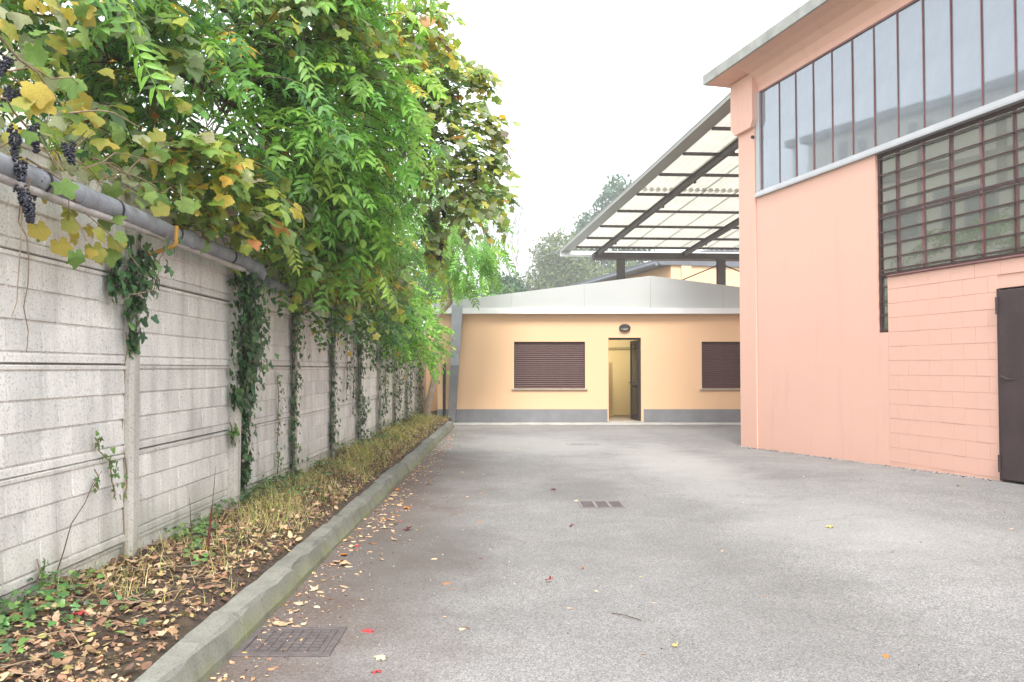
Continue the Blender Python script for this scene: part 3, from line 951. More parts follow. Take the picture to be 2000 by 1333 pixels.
# eaves and roof
mb = MB()
mb.add([(-.87, -.53, 6.74), (UE + .5, -.53, 6.74), (UE + .5, -.30, 6.70), (UE + .5, -.10, 6.61), (UE + .5, -.0015, 6.45), (UE + .5, -.0015, 6.80), (UE + .5, -.53, 6.80),
        (-.87, -.30, 6.735), (-.87, -.10, 6.73), (-.87, -.0015, 6.725), (-.87, -.0015, 6.80), (-.87, -.53, 6.80)],
       [(0, 7, 2, 1), (7, 8, 3, 2), (8, 9, 4, 3), (0, 1, 6, 11), (11, 6, 5, 10), (0, 11, 10, 9, 8, 7), (1, 2, 3, 4, 5, 6)])
mb = MB()
A = [(-.53, 6.745), (-.34, 6.72), (-.17, 6.66), (-.06, 6.57), (-.0015, 6.44), (-.0015, 6.81), (-.53, 6.81)]
mb.prism(A, 'x', 0.076, UE + .5)
A2 = [(-.53, 6.745), (-.34, 6.722), (0.5, 6.703), (0.5, 6.81), (-.53, 6.81)]
mb.prism(A2, 'x', -.87, 0.0755)
mb.build('soffit', M['pink'], pb)
mb = MB()
mb.box(-.93, UE + .5, -.575, -.531, 6.74, 6.93, 0.006)
mb.box(-.93, -.871, -.530, 14.3, 6.74, 6.93, 0.006)
mb.build('eave_edge', M['eave'], pb)
MB().box(-.87, UE + .5, -.529, 14.3, 6.811, 6.92).build('roof', M['eave'], pb)
# hall inside
mb = MB()
mb.box(0.02, UE - .32, WT + .01, 13.6, -0.2, -0.05)
mb.build('hall_floor', M['hallfloor'], pb)
mb = MB(); mb.box(0.3, 9, 5.0, 5.15, -0.04, 6.6); mb.build('hall_wall', M['hallwall'], pb)
mb = MB()
for u in (2.2, 6.0):
    mb.box(u, u + .3, 3.0, 3.3, -0.04, 6.6)
mb.box(0.2, 10, 3.02, 3.28, 5.3, 5.7)
mb.build('hall_column', M['hallwall'], pb)
MB().box(3.6, 9.0, 0.45, 0.8, 2.55, 2.95).build('inside_shelf', M['hallwall'], pb)

# ------------------------------------------------------------------ steel canopy behind the yellow building
cn = empty('steel_canopy', (2.7, 29.0, 0.0)); tag(cn, 'tilted canopy of pale corrugated sheets on a dark steel frame', 'canopy')
C0 = Vector((1.72, 29.0, 0))
RD = Vector((0.230, -1.0, 0))                      # up-slope direction in plan (per metre towards the viewer)
PD = Vector((1.0, 0.07, 0))
def cp(s, t, dz=0.0):
    """s metres up the slope in plan, t metres to the right"""
    p = C0 + RD * s + PD * t
    z = 5.37 + 0.124 * s * 1.016
    return Vector((p.x - 2.7, p.y - 29.0, z + dz))
def slab(mb, s0, s1, t0, t1, z0, z1):
    V = [cp(s0, t0, z0), cp(s0, t1, z0), cp(s1, t1, z0), cp(s1, t0, z0), cp(s0, t0, z1), cp(s0, t1, z1), cp(s1, t1, z1), cp(s1, t0, z1)]
    mb.add(V, [(0, 3, 2, 1), (4, 5, 6, 7), (0, 1, 5, 4), (1, 2, 6, 5), (2, 3, 7, 6), (3, 0, 4, 7)])
    return mb
SL, TL = 11.75, 8.0
# corrugated sheets, two lapped rows
def sheet(s0, s1, t0, t1, dz):
    n = int(round((t1 - t0) / 0.036))
    V, F = [], []
    for k in range(n + 1):
        t = t0 + (t1 - t0) * k / n
        w = 0.032 * math.sin(2 * math.pi * t / 0.178)
        V += [cp(s0, t, dz + w), cp(s1, t, dz + w)]
    for k in range(n): F.append((2 * k, 2 * k + 2, 2 * k + 3, 2 * k + 1))
    mb = MB(); mb.add(V, F, True)
    mb.build('roof_sheet', M['sheet'], cn)
for k in range(9):
    t0 = 0.28 + k * 0.89
    sheet(0.1, 6.15, t0, t0 + 0.93, 0.03 + 0.002 * (k % 2))
    sheet(5.95, SL, t0, t0 + 0.93, 0.062 + 0.002 * (k % 2))
for Y in (28.55, 27.45, 26.16, 24.66, 23.19, 21.66, 20.26, 18.78, 17.6):
    s = 29.0 - Y
    slab(MB(), s, s + .05, 0.30, TL, -0.07, -0.004).build('purlin', M['steel'], cn)
def ibeam(s0, s1, t, w=.10, top=-0.072, h=.17):
    mb = MB()
    slab(mb, s0, s1, t - w / 2, t + w / 2, top - .02, top)
    slab(mb, s0, s1, t - .012, t + .012, top - h + .02, top - .021)
    slab(mb, s0, s1, t - w / 2, t + w / 2, top - h, top - h + .0195)
    mb.build('rafter', M['steel'], cn)
for t in (1.12, 4.05, 6.98): ibeam(0.05, SL, t)
for t in (1.12, 4.05):
    for s in (1.55, 3.4, 5.3, 7.3, 9.3):
        slab(MB(), s, s + .08, t + .09, t + .12, -0.24, -0.09).build('cleat', M['steel'], cn)
slab(MB(), -0.02, .22, 0.98, TL, -.34, -0.13).build('eave_beam', M['steel'], cn)
for t in (1.92, 5.35):
    p = cp(.1, t)
    mb = MB(); x, y = p.x, p.y
    mb.box(x - .13, x + .13, y - .13, y - .11, 0, p.z - .345); mb.box(x - .13, x + .13, y + .11, y + .13, 0, p.z - .345); mb.box(x - .012, x + .012, y - .109, y + .109, 0, p.z - .345)
    mb.build('post', M['steel'], cn)
p = cp(.1, 5.35)
MB().tube([(p.x - .1, p.y, p.z - .5), (p.x - 1.9, p.y, p.z - 1.25)], .022, 6).build('tie_rod', M['steel'], cn)
MB().tube([(p.x + .1, p.y, p.z - .5), (p.x + 1.9, p.y, p.z - 1.25)], .022, 6).build('tie_rod', M['steel'], cn)
mb = MB()
slab(mb, -0.25, SL + .1, -0.02, 0.02, -0.02, 0.07)
slab(mb, -0.25, SL + .1, 0.0205, 0.32, -0.02, -0.002)
slab(mb, -0.25, SL + .1, -0.03, 0.26, 0.071, 0.082)
mb.build('verge_trim', M['verge'], cn)
slab(MB(), -0.25, -0.02, .0205, TL, -.16, -.145).build('eave_gutter', M['gutter'], cn)
slab(MB(), -0.27, -0.25, -.02, TL, -.16, .03).build('gutter_lip', M['gutter'], cn)

# ------------------------------------------------------------------ farther salmon hall with dark roof
hb = empty('rear_hall', (6.73, 36.5, 0), R(90) + math.atan(430 / 1690.)); tag(hb, 'distant peach hall with dark sloping roof edge behind the canopy', 'building')
mb = MB()
mb.box(0, 24, -12, 0, -0.3, 5.75)
mb.build('wall', M['yellow'], hb)
mb = MB()
for u in (0.0, ):
    mb.box(-.08, -0.001, -0.9, -0.45, -0.3, 5.75)
    mb.box(-.08, -0.001, -5.2, -4.8, -0.3, 5.75)
mb.build('pilaster', M['yellow'], hb)
mb = MB()
mb.prism([(-12.3, 5.751), (0.55, 5.751), (0.62, 5.86), (0.62, 6.0), (-6, 7.3), (-12.3, 6.1)], 'x', -0.10, 24.4)
mb.build('roof', M['roofdark'], hb)
MB().tube([(-.1, .70, 5.78), (24.4, .70, 5.74)], .09, 8).build('gutter', M['roofdark'], hb)

# cream house beyond the fence: it shows only in the workshop glass
ch = empty('cream_house', (-14.0, 18.0, 0)); tag(ch, 'cream flat roofed house mirrored in the ribbon glazing', 'building')
MB().box(-9, 0, 0, 13.4, -0.2, 11.3).build('wall', M['cream'], ch)
for y in (1.0, 4.2, 7.4, 10.6): MB().box(0.001, .14, y, y + .3, 0, 10.9).build('pilaster', M['stone'], ch)
MB().box(-9.2, .3, -.2, 13.6, 11.3, 11.6).build('roof', M['eave'], ch)
MB().box(0.001, .10, 0, 13.4, 9.0, 9.25).build('string_course', M['stone'], ch)
for y in (1.9, 5.1, 8.3):
    w = MB().box(0.002, .05, y, y + 1.5, 6.4, 8.2).build('window', M['frame_grey'], ch)
    MB().box(0.051, .056, y + .1, y + 1.4, 6.5, 8.1).build('pane', M['glass2'], w)
#PLANTS#
# ------------------------------------------------------------------ leaf templates (triangles only)
def fan(rim, centre=(0, 0, 0)):
    V = [centre] + rim
    n = len(rim)
    return np.array(V, float), np.array([(0, 1 + i, 1 + (i + 1) % n) for i in range(n)], int)

def lance(L, w, droop, yaw=0.0, base=(0, 0, 0), fold=0.25, pitch=0.0):
    """one leaflet: blade folded along its midrib, tip drooping"""
    P = np.array([(0, 0, 0), (L * .3, w * .42, -droop * .12 + w * fold * .8), (L * .62, w * .36, -droop * .45 + w * fold * .6), (L, 0, -droop),
                  (L * .62, -w * .36, -droop * .45 + w * fold * .6), (L * .3, -w * .42, -droop * .12 + w * fold * .8), (L * .5, 0, -droop * .3)], float)
    c, s = math.cos(yaw), math.sin(yaw)
    Q = P.copy(); Q[:, 0] = P[:, 0] * c - P[:, 1] * s; Q[:, 1] = P[:, 0] * s + P[:, 1] * c
    Q += np.array(base)
    F = np.array([(0, 6, 1), (1, 6, 2), (2, 6, 3), (0, 5, 6), (5, 4, 6), (4, 3, 6)], int)
    return Q, F

def pinnate(pairs, L, ll, lw, droop, seed):
    r_ = random.Random(seed)
    Vs, Fs, n = [], [], 0
    def rach(t): return np.array([L * t, 0.02 * L * math.sin(3 * t), -droop * t * t])
    items = []
    for k in range(pairs):
        t = 0.28 + 0.66 * k / max(1, pairs - 1)
        sz = ll * (0.75 + 0.35 * math.sin(math.pi * (0.2 + 0.7 * k / pairs)))
        for sgn in (-1, 1):
            items.append((t + r_.uniform(-.01, .01), sgn * R(r_.uniform(48, 68)), sz * r_.uniform(.88, 1.1)))
    items.append((1.0, r_.uniform(-.2, .2), ll))
    for t, yaw, sz in items:
        q, f = lance(sz, lw * sz / ll, sz * r_.uniform(.25, .6), yaw, rach(t))
        Vs.append(q); Fs.append(f + n); n += len(q)
    w = 0.0025 * L / .3
    ts = [0, .35, .7, 1.0]
    q = []
    for t in ts:
        p = rach(t); q += [p + np.array([0, w, 0]), p - np.array([0, w, 0])]
    Fr = []
    for i in range(3): Fr += [(2 * i, 2 * i + 1, 2 * i + 2), (2 * i + 1, 2 * i + 3, 2 * i + 2)]
    Vs.append(np.array(q)); Fs.append(np.array(Fr, int) + n)
    return np.vstack(Vs), np.vstack(Fs)

def lobed(size, lobes, depth, seed, cup=0.15, teeth=2):
    """palmate leaf in the xy plane, stalk at the origin, blade along +x"""
    r_ = random.Random(seed)
    rim = []
    steps = lobes * teeth * 2
    for k in range(steps):
        a = -math.pi * .86 + 2 * math.pi * .86 * k / (steps - 1)
        ph = (k % (teeth * 2)) / (teeth * 2)
        lob = 1 - depth * (0.5 + 0.5 * math.cos(2 * math.pi * (ph + .5 / (teeth * 2)))) if lobes else 1
        rad = size * .5 * (0.80 + 0.20 * math.cos(a)) * lob * r_.uniform(.92, 1.06)
        x, y = rad * math.cos(a), rad * math.sin(a)
        z = -cup * size * (rad / (size * .5)) ** 2 * (0.6 + 0.4 * math.cos(2 * a)) + r_.uniform(-.03, .03) * size
        rim.append((x + size * .28, y, z))
    rim.append((size * .20, 0, 0.01 * size))
    V, F = fan(rim, (size * .30, 0, 0.02 * size))
    return V, F

def oval_leaf(size, seed, cup=.1):
    r_ = random.Random(seed)
    rim = []
    for k in range(7):
        a = 2 * math.pi * k / 7
        x = size * .5 + size * .5 * math.cos(a); y = size * .27 * math.sin(a) * (1.15 if math.cos(a) < 0 else .85)
        rim.append((x, y, -cup * size * abs(y) / (size * .27) * .6 - cup * size * (x / size) ** 2 + r_.uniform(-.02, .02) * size))
    return fan(rim, (size * .45, 0, 0))

def frame(d, up=(0, 0, 1)):
    d = np.asarray(d, float); d = d / (np.linalg.norm(d) + 1e-9)
    up = np.asarray(up, float)
    y = np.cross(up, d); n = np.linalg.norm(y)
    if n < 1e-4: y = np.array([0, 1., 0])
    else: y = y / n
    return np.stack([d, y, np.cross(d, y)], axis=1)

class Leaves:
    def __init__(s): s.V, s.F, s.C, s.n = [], [], [], 0
    def put(s, tpl, pos, d, up, scale, col):
        V, F = tpl
        Rm = frame(d, up) * scale
        s.V.append(V @ Rm.T + np.asarray(pos)); s.F.append(F + s.n); s.n += len(V)
        c = np.empty((len(V), 3)); c[:] = col
        s.C.append(c)
    def build(s, name, mat, parent=None, kind=None, origin=(0, 0, 0), smooth=False):
        me = tri_mesh(name, np.vstack(s.V) - np.array(origin), np.vstack(s.F), mat, np.vstack(s.C), smooth)
        o = link(name, me, parent)
        if parent is None: o.location = origin
        if kind: o['kind'] = kind
        return o

LEAFGAIN = 1.4
def pick(pal):
    """palette entries (weight, rgb); returns a jittered colour"""
    tot = sum(p[0] for p in pal)
    t = rng.random() * tot
    for w, c in pal:
        t -= w
        if t <= 0: break
    k = LEAFGAIN * rng.uniform(.70, 1.28)
    j = rng.uniform(.9, 1.1, 3)
    return np.clip(np.array(c) * k * j, 0.004, .9)

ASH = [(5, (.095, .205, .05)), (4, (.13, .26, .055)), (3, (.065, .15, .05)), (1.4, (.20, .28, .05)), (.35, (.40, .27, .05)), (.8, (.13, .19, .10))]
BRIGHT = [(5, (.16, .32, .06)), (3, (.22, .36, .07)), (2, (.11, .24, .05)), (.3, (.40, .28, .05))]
DEEP = [(5, (.06, .14, .045)), (3, (.08, .17, .045)), (1.5, (.15, .21, .04)), (.3, (.36, .25, .05))]  # darker greens; inside the ash crowns they put shade into the leaf colour
VINE = [(4, (.18, .25, .12)), (3, (.23, .31, .08)), (2.4, (.32, .33, .07)), (2, (.24, .27, .17)), (1.0, (.20, .22, .13)), (.5, (.42, .29, .05)), (.2, (.36, .15, .06))]
VINEY = [(4, (.24, .29, .06)), (2, (.36, .32, .06)), (3, (.20, .29, .10)), (4, (.16, .23, .06)), (1.0, (.42, .28, .05)), (.7, (.34, .17, .08)), (1.5, (.30, .30, .20)), (.3, (.19, .14, .12))]
IVY = [(5, (.030, .075, .030)), (3, (.045, .11, .035)), (1, (.09, .16, .05))]
IVYL = [(3, (.06, .13, .035)), (3, (.09, .17, .04)), (1, (.15, .2, .06))]
DRY = [(4, (.52, .33, .20)), (3, (.44, .25, .14)), (2, (.60, .44, .28)), (1.2, (.30, .15, .08)), (.8, (.50, .30, .06)), (.3, (.45, .07, .06))]

T_ASH = [pinnate(3, .22, .105, .046, .05, s) for s in range(2)] + [pinnate(4, .25, .100, .042, .07, 5), pinnate(5, .29, .09, .036, .12, 9), pinnate(3, .16, .075, .036, .03, 12), oval_leaf(.13, 3, .15), oval_leaf(.10, 4, .2), pinnate(2, .17, .12, .055, .04, 21)]
T_AIL = [pinnate(9, .62, .135, .042, .22, s) for s in range(3)]
T_VINE = [lobed(1.12, 5, d, s, c, 3) for s, d, c in ((0, .20, .2), (1, .26, .3), (2, .16, -.18), (3, .24, .38), (4, .30, .12))]
T_IVY = [lobed(1.1, 3, .42, 20 + s, c, 2) for s, c in ((0, .12), (1, .22), (2, -.1))] + [lobed(1.1, 5, .45, 31, .15, 2)]
T_OVAL = [oval_leaf(1.0, s) for s in range(3)]
T_MAPLE = [lobed(1.0, 5, .55, 40 + s, c) for s, c in ((0, .35), (1, -.30), (2, .5), (3, -.15))]

def spray(lv, tw, base, d, length, tpls, pal, n=7, scale=1.0, droop=.35):
    """a drooping twig with alternating leaves"""
    d = np.array(d, float); d /= np.linalg.norm(d) + 1e-9
    side = np.cross(d, (0, 0, 1)); side /= np.linalg.norm(side) + 1e-9
    pts = []
    for k in range(n + 1):
        t = k / n
        pts.append(np.array(base) + d * length * t + np.array([0, 0, -droop * length * t * t]))
    if tw is not None: tw.tube([tuple(p) for p in pts[::2] + [pts[-1]]], list(np.linspace(.006, .002, len(pts[::2]) + 1)), 4, False)
    tone = rng.uniform(.8, 1.2)
    for k in range(1, n + 1):
        p = pts[k]; tg = pts[k] - pts[k - 1]
        tg = tg / (np.linalg.norm(tg) + 1e-9)
        sg = 1 if k % 2 else -1
        dd = tg * rng.uniform(.35, .9) + side * sg * rng.uniform(.4, .9) + np.array([0, 0, rng.uniform(-.5, .25)])
        if k == n: dd = tg + np.array([0, 0, -.3])
        up = np.array([rng.normal(.15, .45), rng.normal(-.25, .45), 1.0])
        lv.put(tpls[rng.integers(len(tpls))], p, dd, up, scale * rng.uniform(.75, 1.15), pick(pal) * tone)

def in_ball(shell=.45):
    v = rng.normal(size=3); v /= np.linalg.norm(v)
    return v * (shell + (1 - shell) * rng.random() ** .6)

def limb(mb, a, b, r0, r1, sag=.15, n=6, wob=.06):
    a, b = np.array(a, float), np.array(b, float)
    L = np.linalg.norm(b - a)
    pts = []
    for k in range(n + 1):
        t = k / n
        p = a + (b - a) * t + np.array([0, 0, sag * L * math.sin(math.pi * t)])
        if 0 < k < n: p = p + rng.normal(0, wob * L / n, 3)
        pts.append(tuple(p))
    mb.tube(pts, list(np.linspace(r0, r1, n + 1)), 7)
    return pts

def tree(label, base, trunk_top, clouds, r0=.08, bark='bark', group=None, leafmat='leaf', lean=.1):
    """clouds: (centre, radii, sprays, templates, palette, leaves per spray, scale, spray length)"""
    t = empty('broadleaf_tree', base); tag(t, label, 'tree', group)
    B = np.array(base, float)
    tp = limbp = None
    mb = MB()
    tp = limb(mb, (0, 0, -.1), np.array(trunk_top) - B, r0, r0 * .45, 0, 7, .12)
    mb.build('trunk', M[bark], t)
    lv, tw = Leaves(), MB()
    for (c, rad, ns, tpl, pal, nl, sc, sl) in clouds:
        c, rad = np.array(c, float), np.array(rad, float)
        k = rng.integers(5, len(tp))
        m = MB(); br = limb(m, tp[k], c - B, r0 * .42, r0 * .10, .10)
        for q in range(4):
            e = c - B + in_ball(.4) * rad * .8
            limb(m, br[rng.integers(3, len(br))], e, r0 * .14, .005, .08)
        m.build('branch', M[bark], t)
        for i in range(ns):
            o_ = in_ball()
            p = c + o_ * rad
            d = o_ * rad + np.array([.35 * abs(rad[0]), 0, 0]); d[2] *= .35
            d = d / (np.linalg.norm(d) + 1e-9) + rng.normal(0, .35, 3) * np.array([1, 1, .5])
            spray(lv, tw, p - d * .2, d, sl * rng.uniform(.7, 1.2), tpl, pal, nl, sc)
    o = lv.build('crown', M[leafmat], t, 'stuff', B)
    o = link('twigs', tw.mesh('twigs', M['bark' if bark != 'birch' else bark]), t, -B); o['kind'] = 'stuff'
    return t

def A(c, r_, n, pal=ASH, tpl=None, nl=6, sc=1.0, sl=.55): return (c, r_, n, tpl or T_ASH, pal, nl, sc, sl)
def Vn(c, r_, n, pal=VINE, nl=7, sc=.115, sl=.5): return (c, r_, n, T_VINE, pal, nl, sc, sl)

tree('ash tree with drooping feathery leaves reaching over the fence nearest the viewer', (-3.5, 6.3, 0), (-3.1, 6.8, 4.6),
     [A((-2.35, 6.9, 3.45), (.75, 1.5, .75), 120), A((-1.65, 7.9, 3.75), (.7, 1.1, .7), 135, BRIGHT), A((-2.3, 7.6, 5.0), (1.0, 1.8, .8), 120),
      A((-3.5, 6.3, 3.6), (.8, 2.2, 1.3), 100, DEEP), A((-1.75, 8.5, 2.95), (.5, .8, .5), 80, BRIGHT), A((-3.3, 4.6, 4.1), (.8, 1.2, 1.0), 75, DEEP), A((-2.6, 5.2, 4.0), (.6, .9, .8), 55), A((-1.5, 7.2, 4.9), (.5, .8, .45), 50, BRIGHT)], .10)
tree('taller ash tree behind the fence with bright green sprays over the yard', (-3.6, 10.8, 0), (-3.0, 10.8, 5.4),
     [A((-2.1, 10.4, 3.3), (.55, 1.5, .75), 95), A((-1.6, 10.6, 4.6), (.65, 1.0, .9), 110, ASH), A((-2.4, 10.2, 5.6), (1.0, 1.6, .9), 90), A((-3.6, 10, 3.8), (.8, 1.8, 1.5), 75, DEEP)], .11)
tree('dark leafy tree behind the far half of the fence', (-3.5, 15.2, 0), (-3.0, 15.0, 4.2),
     [A((-2.2, 14.0, 3.0), (.5, 2.0, .9), 110), A((-2.4, 15.5, 4.1), (.7, 2.0, .8), 85), A((-3.4, 15, 3.2), (.8, 2.5, 1.4), 75, DEEP), A((-2.3, 18.0, 2.9), (.4, 1.4, .6), 60, BRIGHT)], .10)
tree('pale green tree of long fronds leaning beside the yellow corner', (-1.93, 19.9, .1), (-1.42, 19.5, 4.2),
     [A((-1.0, 19.3, 4.8), (.8, .8, 1.0), 26, BRIGHT, T_AIL, 5, 1.0, .45), A((-1.25, 19.4, 4.0), (.8, .7, .5), 24, BRIGHT, T_AIL, 5, .9, .4), A((-1.9, 19.6, 5.2), (.8, .9, .8), 22, BRIGHT, T_AIL, 5, 1.0, .45)], .085, 'palebark')
tree('grapevine hanging in a tall grey green curtain over the yard from the ash', (-2.95, 11.4, .02), (-2.6, 11.3, 4.3),
     [Vn((-.72, 10.6, 4.25), (.55, .9, .95), 95, VINE, 7, .14, .40), Vn((-.48, 10.7, 3.65), (.42, .6, .55), 48, VINE, 7, .14, .36), Vn((-1.05, 10.5, 5.1), (.45, .6, .40), 48, VINE, 7, .14, .36), Vn((-.95, 10.6, 2.95), (.14, .3, .5), 30, VINE, 7, .13, .26), Vn((-.95, 8.8, 4.95), (.35, .6, .30), 40, VINEY, 7, .13, .36),
      Vn((-.40, 10.6, 5.0), (.14, .2, .2), 14, VINEY, 7, .12, .3), Vn((-.22, 10.6, 4.4), (.14, .2, .12), 8, VINEY, 7, .12, .3), Vn((-.15, 10.6, 3.9), (.14, .2, .2), 10, VINE, 7, .12, .3)],
     .035, 'darkstem', None, 'vineleaf')['category'] = 'vine'
tree('yellowing grapevine threaded through the crown of the nearest ash', (-2.95, 6.0, .02), (-2.75, 6.6, 3.4),
     [Vn((-2.05, 6.2, 2.75), (.28, 1.2, .32), 70, VINEY, 7, .13, .36), Vn((-1.75, 7.2, 4.35), (.55, .9, .45), 60, VINE, 7, .13, .4), Vn((-1.45, 8.0, 4.45), (.45, .7, .40), 60, VINEY, 7, .13, .36), Vn((-1.9, 8.2, 2.55), (.3, .9, .35), 60, VINE, 7, .13, .36),
      Vn((-2.5, 5.6, 3.3), (.4, .9, .6), 45, VINE, 7, .14, .4), Vn((-1.75, 9.4, 2.6), (.3, .7, .4), 45, VINEY, 7, .13, .36), Vn((-1.85, 12.0, 2.7), (.35, 1.0, .5), 70, VINE, 7, .14, .36)],
     .03, 'darkstem', None, 'vineleaf')['category'] = 'vine'
# bushy shrub at the fence end and shrubs behind it
def shrub(name, label, base, clouds, mat='leaf', bark='bark'):
    t = empty(name, base); tag(t, label, 'shrub')
    B = np.array(base, float)
    lv, tw = Leaves(), MB()
    for (c, rad, ns, tpl, pal, nl, sc, sl) in clouds:
        c, rad = np.array(c, float), np.array(rad, float)
        for q in range(3): limb(tw, (rng.uniform(-.1, .1), rng.uniform(-.1, .1), 0), c - B + in_ball(.3) * rad * .6, .018, .005, .05)
        for i in range(ns):
            o_ = in_ball(); p = c + o_ * rad
            d = o_ * rad + np.array([.2, 0, 0]); d[2] *= .5
            spray(lv, None, p - d * .2, d + rng.normal(0, .1, 3), sl * rng.uniform(.7, 1.2), tpl, pal, nl, sc)
    lv.build('foliage', M[mat], t, 'stuff', B)
    o = tw.build('stems', M[bark], t); o['kind'] = 'stuff'
    return t
def O(c, r_, n, pal=BRIGHT, nl=8, sc=.10, sl=.4): return (c, r_, n, T_OVAL, pal, nl, sc, sl)
shrub('hanging_shrub', 'glossy green shrub spilling over the far end of the fence', (-2.7, 16.5, 2.3),
      [O((-1.95, 15.6, 2.25), (.42, 1.1, .55), 110), O((-1.8, 16.8, 2.0), (.45, .9, .65), 110), O((-2.0, 13.3, 2.3), (.3, .9, .4), 60, DEEP), O((-1.95, 18.2, 2.1), (.35, .8, .6), 60)])
shrub('hanging_shrub', 'dark ivy mass hanging low from the middle of the fence top', (-2.7, 9.9, 2.45),
      [(( -2.12, 9.4, 2.25), (.28, .9, .42), 70, T_IVY, DEEP, 8, .085, .35), ((-2.1, 11.3, 2.25), (.25, .9, .40), 60, T_IVY, DEEP, 8, .085, .35), ((-2.0, 9.9, 2.45), (.35, .9, .35), 45, T_VINE, VINE, 7, .11, .4)], 'ivyleaf')
shrub('hanging_shrub', 'light green hedge seen past the fence end', (-2.6, 25.5, 0.0),
      [O((-2.4, 25.5, 2.9), (1.0, 1.2, 1.1), 130, BRIGHT, 8, .13, .5), O((-1.4, 27.0, 3.2), (1.0, 1.0, .9), 70, BRIGHT, 8, .13, .5), O((-3.0, 24.8, 4.6), (.9, 1.2, .9), 80, BRIGHT, 8, .13, .5)])

# mat of vine and ivy lying on the fence top
lv, tw = Leaves(), MB()
for y in np.arange(3.0, 9.2, .042):
    thick = .16 + .10 * math.sin(y * 2.3) ** 2
    for q in range(2):
        p = np.array([-2.36 + rng.uniform(-.2, .20), y + rng.uniform(-.1, .1), 2.40 + rng.uniform(-.05, .1 + thick * 1.4)])
        if p[2] < 2.40 and p[0] > -2.25: p[2] += .12
        if y < 5.2 and p[0] > -2.2: continue
        d = np.array([rng.uniform(.1, 1), rng.uniform(-.7, .7), rng.uniform(-.7, .2)])
        v = rng.random()
        if v < .55: lv.put(T_VINE[rng.integers(5)], p, d, (rng.normal(.3, .4), rng.normal(-.3, .4), 1), rng.uniform(.08, .15), pick(VINEY if y < 8 else VINE))
        else: lv.put(T_IVY[rng.integers(4)], p, d, (rng.normal(.5, .4), rng.normal(-.2, .4), 1), rng.uniform(.06, .10), pick(IVY))
for i in range(70):
    y = rng.uniform(3.2, 10); x = rng.uniform(-2.4, -2.12)
    a = np.array([x, y, rng.uniform(2.36, 2.6)]); b = a + np.array([rng.uniform(-.1, .25), rng.uniform(-.7, .7), rng.uniform(-.25, .2)])
    limb(tw, a, b, .005, .002, .1, 5, .1)
mat_t = empty('climbing_vine', (-2.4, 6, 2.5)); tag(mat_t, 'tangled mat of yellowing vine, ivy and dry stems on the fence top', 'vine')
lv.build('foliage', M['vineleaf'], mat_t, 'stuff', (-2.4, 6, 2.5))
o = link('stems', tw.mesh('stems', M['stem']), mat_t, (2.4, -6, -2.5)); o['kind'] = 'stuff'

# near grapevine: every large leaf on its own, with dark bunches of grapes
gvn = empty('grapevine', (-2.3, 3.9, 2.4)); tag(gvn, 'near grapevine with large yellowing leaves and dark grape bunches above the pipe', 'grapevine')
G0 = np.array([-2.3, 3.9, 2.4])
vine_me = []
for s in range(5):
    for pi in range(5):
        V, F = T_VINE[s]
        c = np.empty((len(V), 3)); base = [(.30, .33, .07), (.16, .27, .07), (.44, .36, .07), (.36, .38, .24), (.22, .32, .09)][pi]
        edge = np.array([.42, .26, .08])
        rad = np.linalg.norm(V[:, :2] - np.array([.3, 0]), axis=1) / .5
        for k in range(len(V)): c[k] = np.array(base) * (1 - .35 * rad[k]) + edge * .35 * rad[k] if pi in (0, 2) else np.array(base) * rng.uniform(.85, 1.1)
        vine_me.append(tri_mesh('leaf', V, F, M['vineleaf'], c))
def place_leaf(p, d, up, sc, me):
    m = Matrix(frame(d, up).tolist()).to_4x4()
    o = bpy.data.objects.new('leaf', me); COL.objects.link(o)
    o.parent = gvn
    o.matrix_local = Matrix.Translation(Vector(np.asarray(p) - G0)) @ m @ Matrix.Scale(sc, 4)
for i in range(150):
    if i < 85:
        y = rng.uniform(3.55, 4.5); p = (rng.uniform(-2.42, -2.08) if y > 3.7 else rng.uniform(-2.3, -1.98), y, rng.uniform(2.36, 3.3))
    elif i < 100:
        p = (rng.uniform(-2.32, -2.1), rng.uniform(3.9, 4.8), rng.uniform(1.95, 2.3))
    else:
        y = rng.uniform(4.6, 6.6); p = (rng.uniform(-2.40, -2.02), y, rng.uniform(2.32, 2.75))
    d = (rng.uniform(.0, .8), rng.uniform(-.7, .7), rng.uniform(-1.0, -.1))
    place_leaf(p, d, (rng.normal(.5, .4), rng.normal(-.5, .4), .6), rng.uniform(.07, .155), vine_me[rng.integers(25)])
for (x, y) in [(-2.22, 4.2), (-2.2, 4.25), (-2.18, 4.7), (-2.2, 4.5), (-2.22, 4.0)]:
    place_leaf((x, y, rng.uniform(1.95, 2.15)), (.3, .2, -1), (.8, -.6, .2), rng.uniform(.11, .15), vine_me[int(rng.choice([0, 2, 10, 12]))])
def ico(r):
    t = (1 + 5 ** .5) / 2
    V = np.array([(-1, t, 0), (1, t, 0), (-1, -t, 0), (1, -t, 0), (0, -1, t), (0, 1, t), (0, -1, -t), (0, 1, -t), (t, 0, -1), (t, 0, 1), (-t, 0, -1), (-t, 0, 1)], float)
    V = V / np.linalg.norm(V[0]) * r
    F = np.array([(0, 11, 5), (0, 5, 1), (0, 1, 7), (0, 7, 10), (0, 10, 11), (1, 5, 9), (5, 11, 4), (11, 10, 2), (10, 7, 6), (7, 1, 8), (3, 9, 4), (3, 4, 2), (3, 2, 6), (3, 6, 8), (3, 8, 9), (4, 9, 5), (2, 4, 11), (6, 2, 10), (8, 6, 7), (9, 8, 1)], int)
    return V, F
